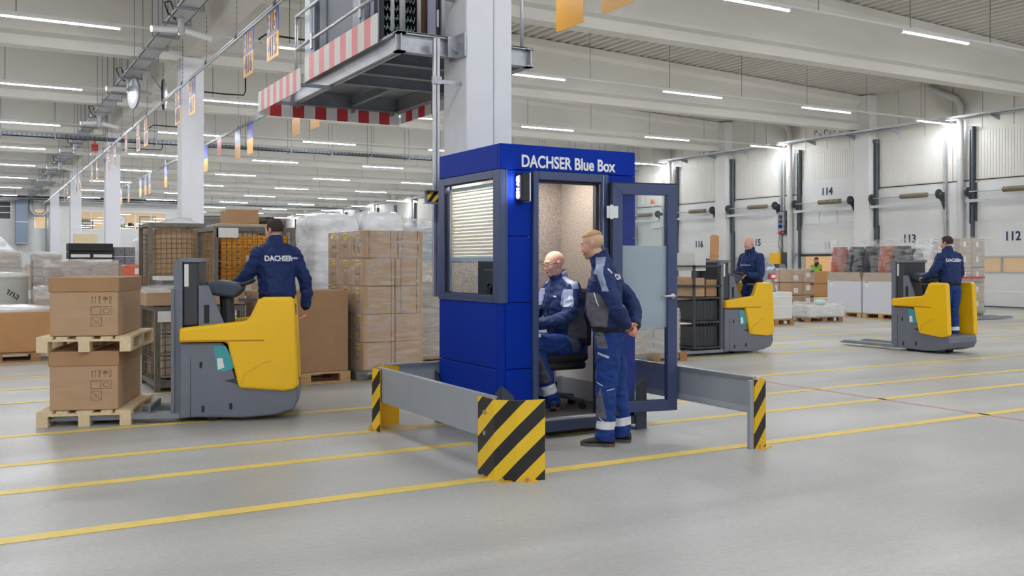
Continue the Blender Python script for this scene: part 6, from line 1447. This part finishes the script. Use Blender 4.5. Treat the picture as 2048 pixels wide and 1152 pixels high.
sit, jk2, tz2, Rm2 = person('bald seated person with glasses in navy workwear inside the blue booth', (4.94, 7.56, .175), R(180), Jt, (.08,.07,.055), jm=jm_sit, cz=.06, vox=.0048, jvox=.0065, torso=torso_sit, stub=False, hands=(25,25),
  tr=[((-.02,0,.49), .16, .18), ((0,0,.56), .17, .19), ((0,0,.68), .15, .185)])
C2 = V(Jt['head'])
gl = MB(); 
for s in (-1, 1):
    gl.tube([C2+Rm2 @ V((.103-.004*abs(s*.032+.024*math.cos(a)), s*.032+.024*math.cos(a), .004+.016*math.sin(a))) for a in [k*PI/8 for k in range(16)]], .0018, 5, close=True)
    gl.tube([C2+Rm2 @ V(p) for p in ((.10,s*.056,.010), (.06,s*.078,.012), (-.005,s*.084,.012), (-.03,s*.08,.0))], .0022, 5)
gl.tube([C2+Rm2 @ V(p) for p in ((.104,-.009,.008), (.108,0,.011), (.104,.009,.008))], .0018, 5); gl.build('glasses', M['black'], sit)
patch(jk2, jk2, [(.16,.06,1.055), (.16,.10,1.052), (.16,.10,1.067), (.16,.06,1.07)], (1,.3,0), M['reflw'], 'chest_print')
patch(jk2, jk2, [(.16,.004,1.18), (.16,.004,.72), (.16,-.004,.72), (.16,-.004,1.18)], (1,0,0), M['knit'], 'zip')

# ---- three drivers
def stand_joints(lx=0, **kw):
    d = dict(pel=(-.02,0,.93), waist=(.0,0,1.09), chest=(.01,0,1.27), neck=(.03,0,1.50), head=(.06,0,1.66), _yaw=0, _pitch=8,
     shL=(0,.185,1.41), shR=(0,-.185,1.41), elL=(.02,.27,1.13), elR=(.02,-.27,1.13), wrL=(.2,.25,1.02), wrR=(.2,-.25,1.02),
     hdL=(1,0,-.1), hnL=(0,0,-1), htL=(0,-1,0), hdR=(1,0,-.1), hnR=(0,0,-1), htR=(0,1,0),
     hipL=(-.02,.09,.88), hipR=(-.02,-.09,.88), knL=(.02,.11,.48), knR=(.02,-.11,.48), anL=(0,.12,.085), anR=(0,-.12,.085), toeL=(1,0,0), toeR=(1,0,0))
    d.update(kw); return d
def jm_drv(c, arm, H):
    y = abs(c.y); return (-1, min(-arm, .975-c.z), -1)
d1, jd1, _, _ = person('driver in navy jacket seen from behind, standing on the front yellow truck', (2.76, 9.84, .235), R(96), stand_joints(_yaw=28, elL=(.08,.31,1.16), wrL=(.24,.40,1.06), elR=(-.04,-.31,1.12), wrR=(.02,-.34,.84), hdR=(0.1,0,-1), hnR=(0,1,0), htR=(1,0,0)), (.085,.07,.055), jm=jm_drv, torso=torso_up, vox=.008, jvox=.010, stub=False, fine=False, hands=(50,30))
hair_shell(d1, V((.06,0,1.66)), Matrix.Rotation(R(28), 3, 'Z'), M['haird'], lambda q: q.z > -.05 and (q.x < .05 or q.z > .03), th=.012)
stick_text('DACHSER', .078, M['reflw'], jd1, jd1, (-.2,.02,1.36), (0,-1,0), (0,0,1), (-1,0,0), bold=.003, sx=.85)
patch(jd1, jd1, [(-.2,-.11,1.375), (-.2,-.2,1.375), (-.2,-.2,1.355), (-.2,-.11,1.355)], (-1,0,0), M['refl'])
d2, jd2, _, _ = person('driver with pale cropped head facing left on the second truck, both hands on the controls', (11.95, 12.35, .235), R(180), stand_joints(wrL=(.26,.14,1.10), wrR=(.28,-.12,1.12), elL=(.05,.26,1.10), elR=(.05,-.26,1.10)), (.088,.074,.058), jm=jm_drv, torso=torso_up, vox=.009, jvox=.011, stub=False, jcol='jacket', fine=False, hands=(55,55))
patch(jd2, jd2, [(.2,.14,1.27), (.2,-.12,1.27), (.2,-.12,1.285), (.2,.14,1.285)], (1,.2,0), M['refl'])
d3, jd3, _, _ = person('driver in navy jacket seen from behind on the truck with empty forks', (14.64, 10.36, .235), R(80), stand_joints(_yaw=20, elL=(.06,.30,1.15), wrL=(.25,.30,1.06)), (.085,.07,.055), jm=jm_drv, torso=torso_up, vox=.009, jvox=.011, stub=False, fine=False)
hair_shell(d3, V((.06,0,1.66)), Matrix.Rotation(R(20), 3, 'Z'), M['haird'], lambda q: q.z > -.05 and (q.x < .05 or q.z > .03), th=.012)
stick_text('DACHSER', .078, M['reflw'], jd3, jd3, (-.2,.02,1.36), (0,-1,0), (0,0,1), (-1,0,0), bold=.003, sx=.85)
patch(jd3, jd3, [(-.2,-.11,1.375), (-.2,-.2,1.375), (-.2,-.2,1.355), (-.2,-.11,1.355)], (-1,0,0), M['refl'])
# ---- hi-vis worker inside the trailer
M['hv'] = region_mat('hi_vis_jacket', [(40,56,96), (150,214,60), (150,214,60), (230,230,230)], [.75,.7,.7,.5])
w1, jw1, _, _ = person('worker with dark cap and lime green sleeves inside the trailer under door 114', (30.3, 27.5, 0), R(165), stand_joints(wrL=(.35,.16,1.45), wrR=(.35,-.1,1.30), elL=(.18,.25,1.25), elR=(.2,-.25,1.15)), (.088,.074,.058), jcol='hv', jm=lambda c, a, H: (max(a, 1.15-c.z), -1, -1), torso=torso_up, vox=.011, jvox=.013, stub=False, fine=False)
hair_shell(w1, V((.06,0,1.66)), Matrix.Identity(3), M['black'], lambda q: q.z > .02, th=.014, name='cap')
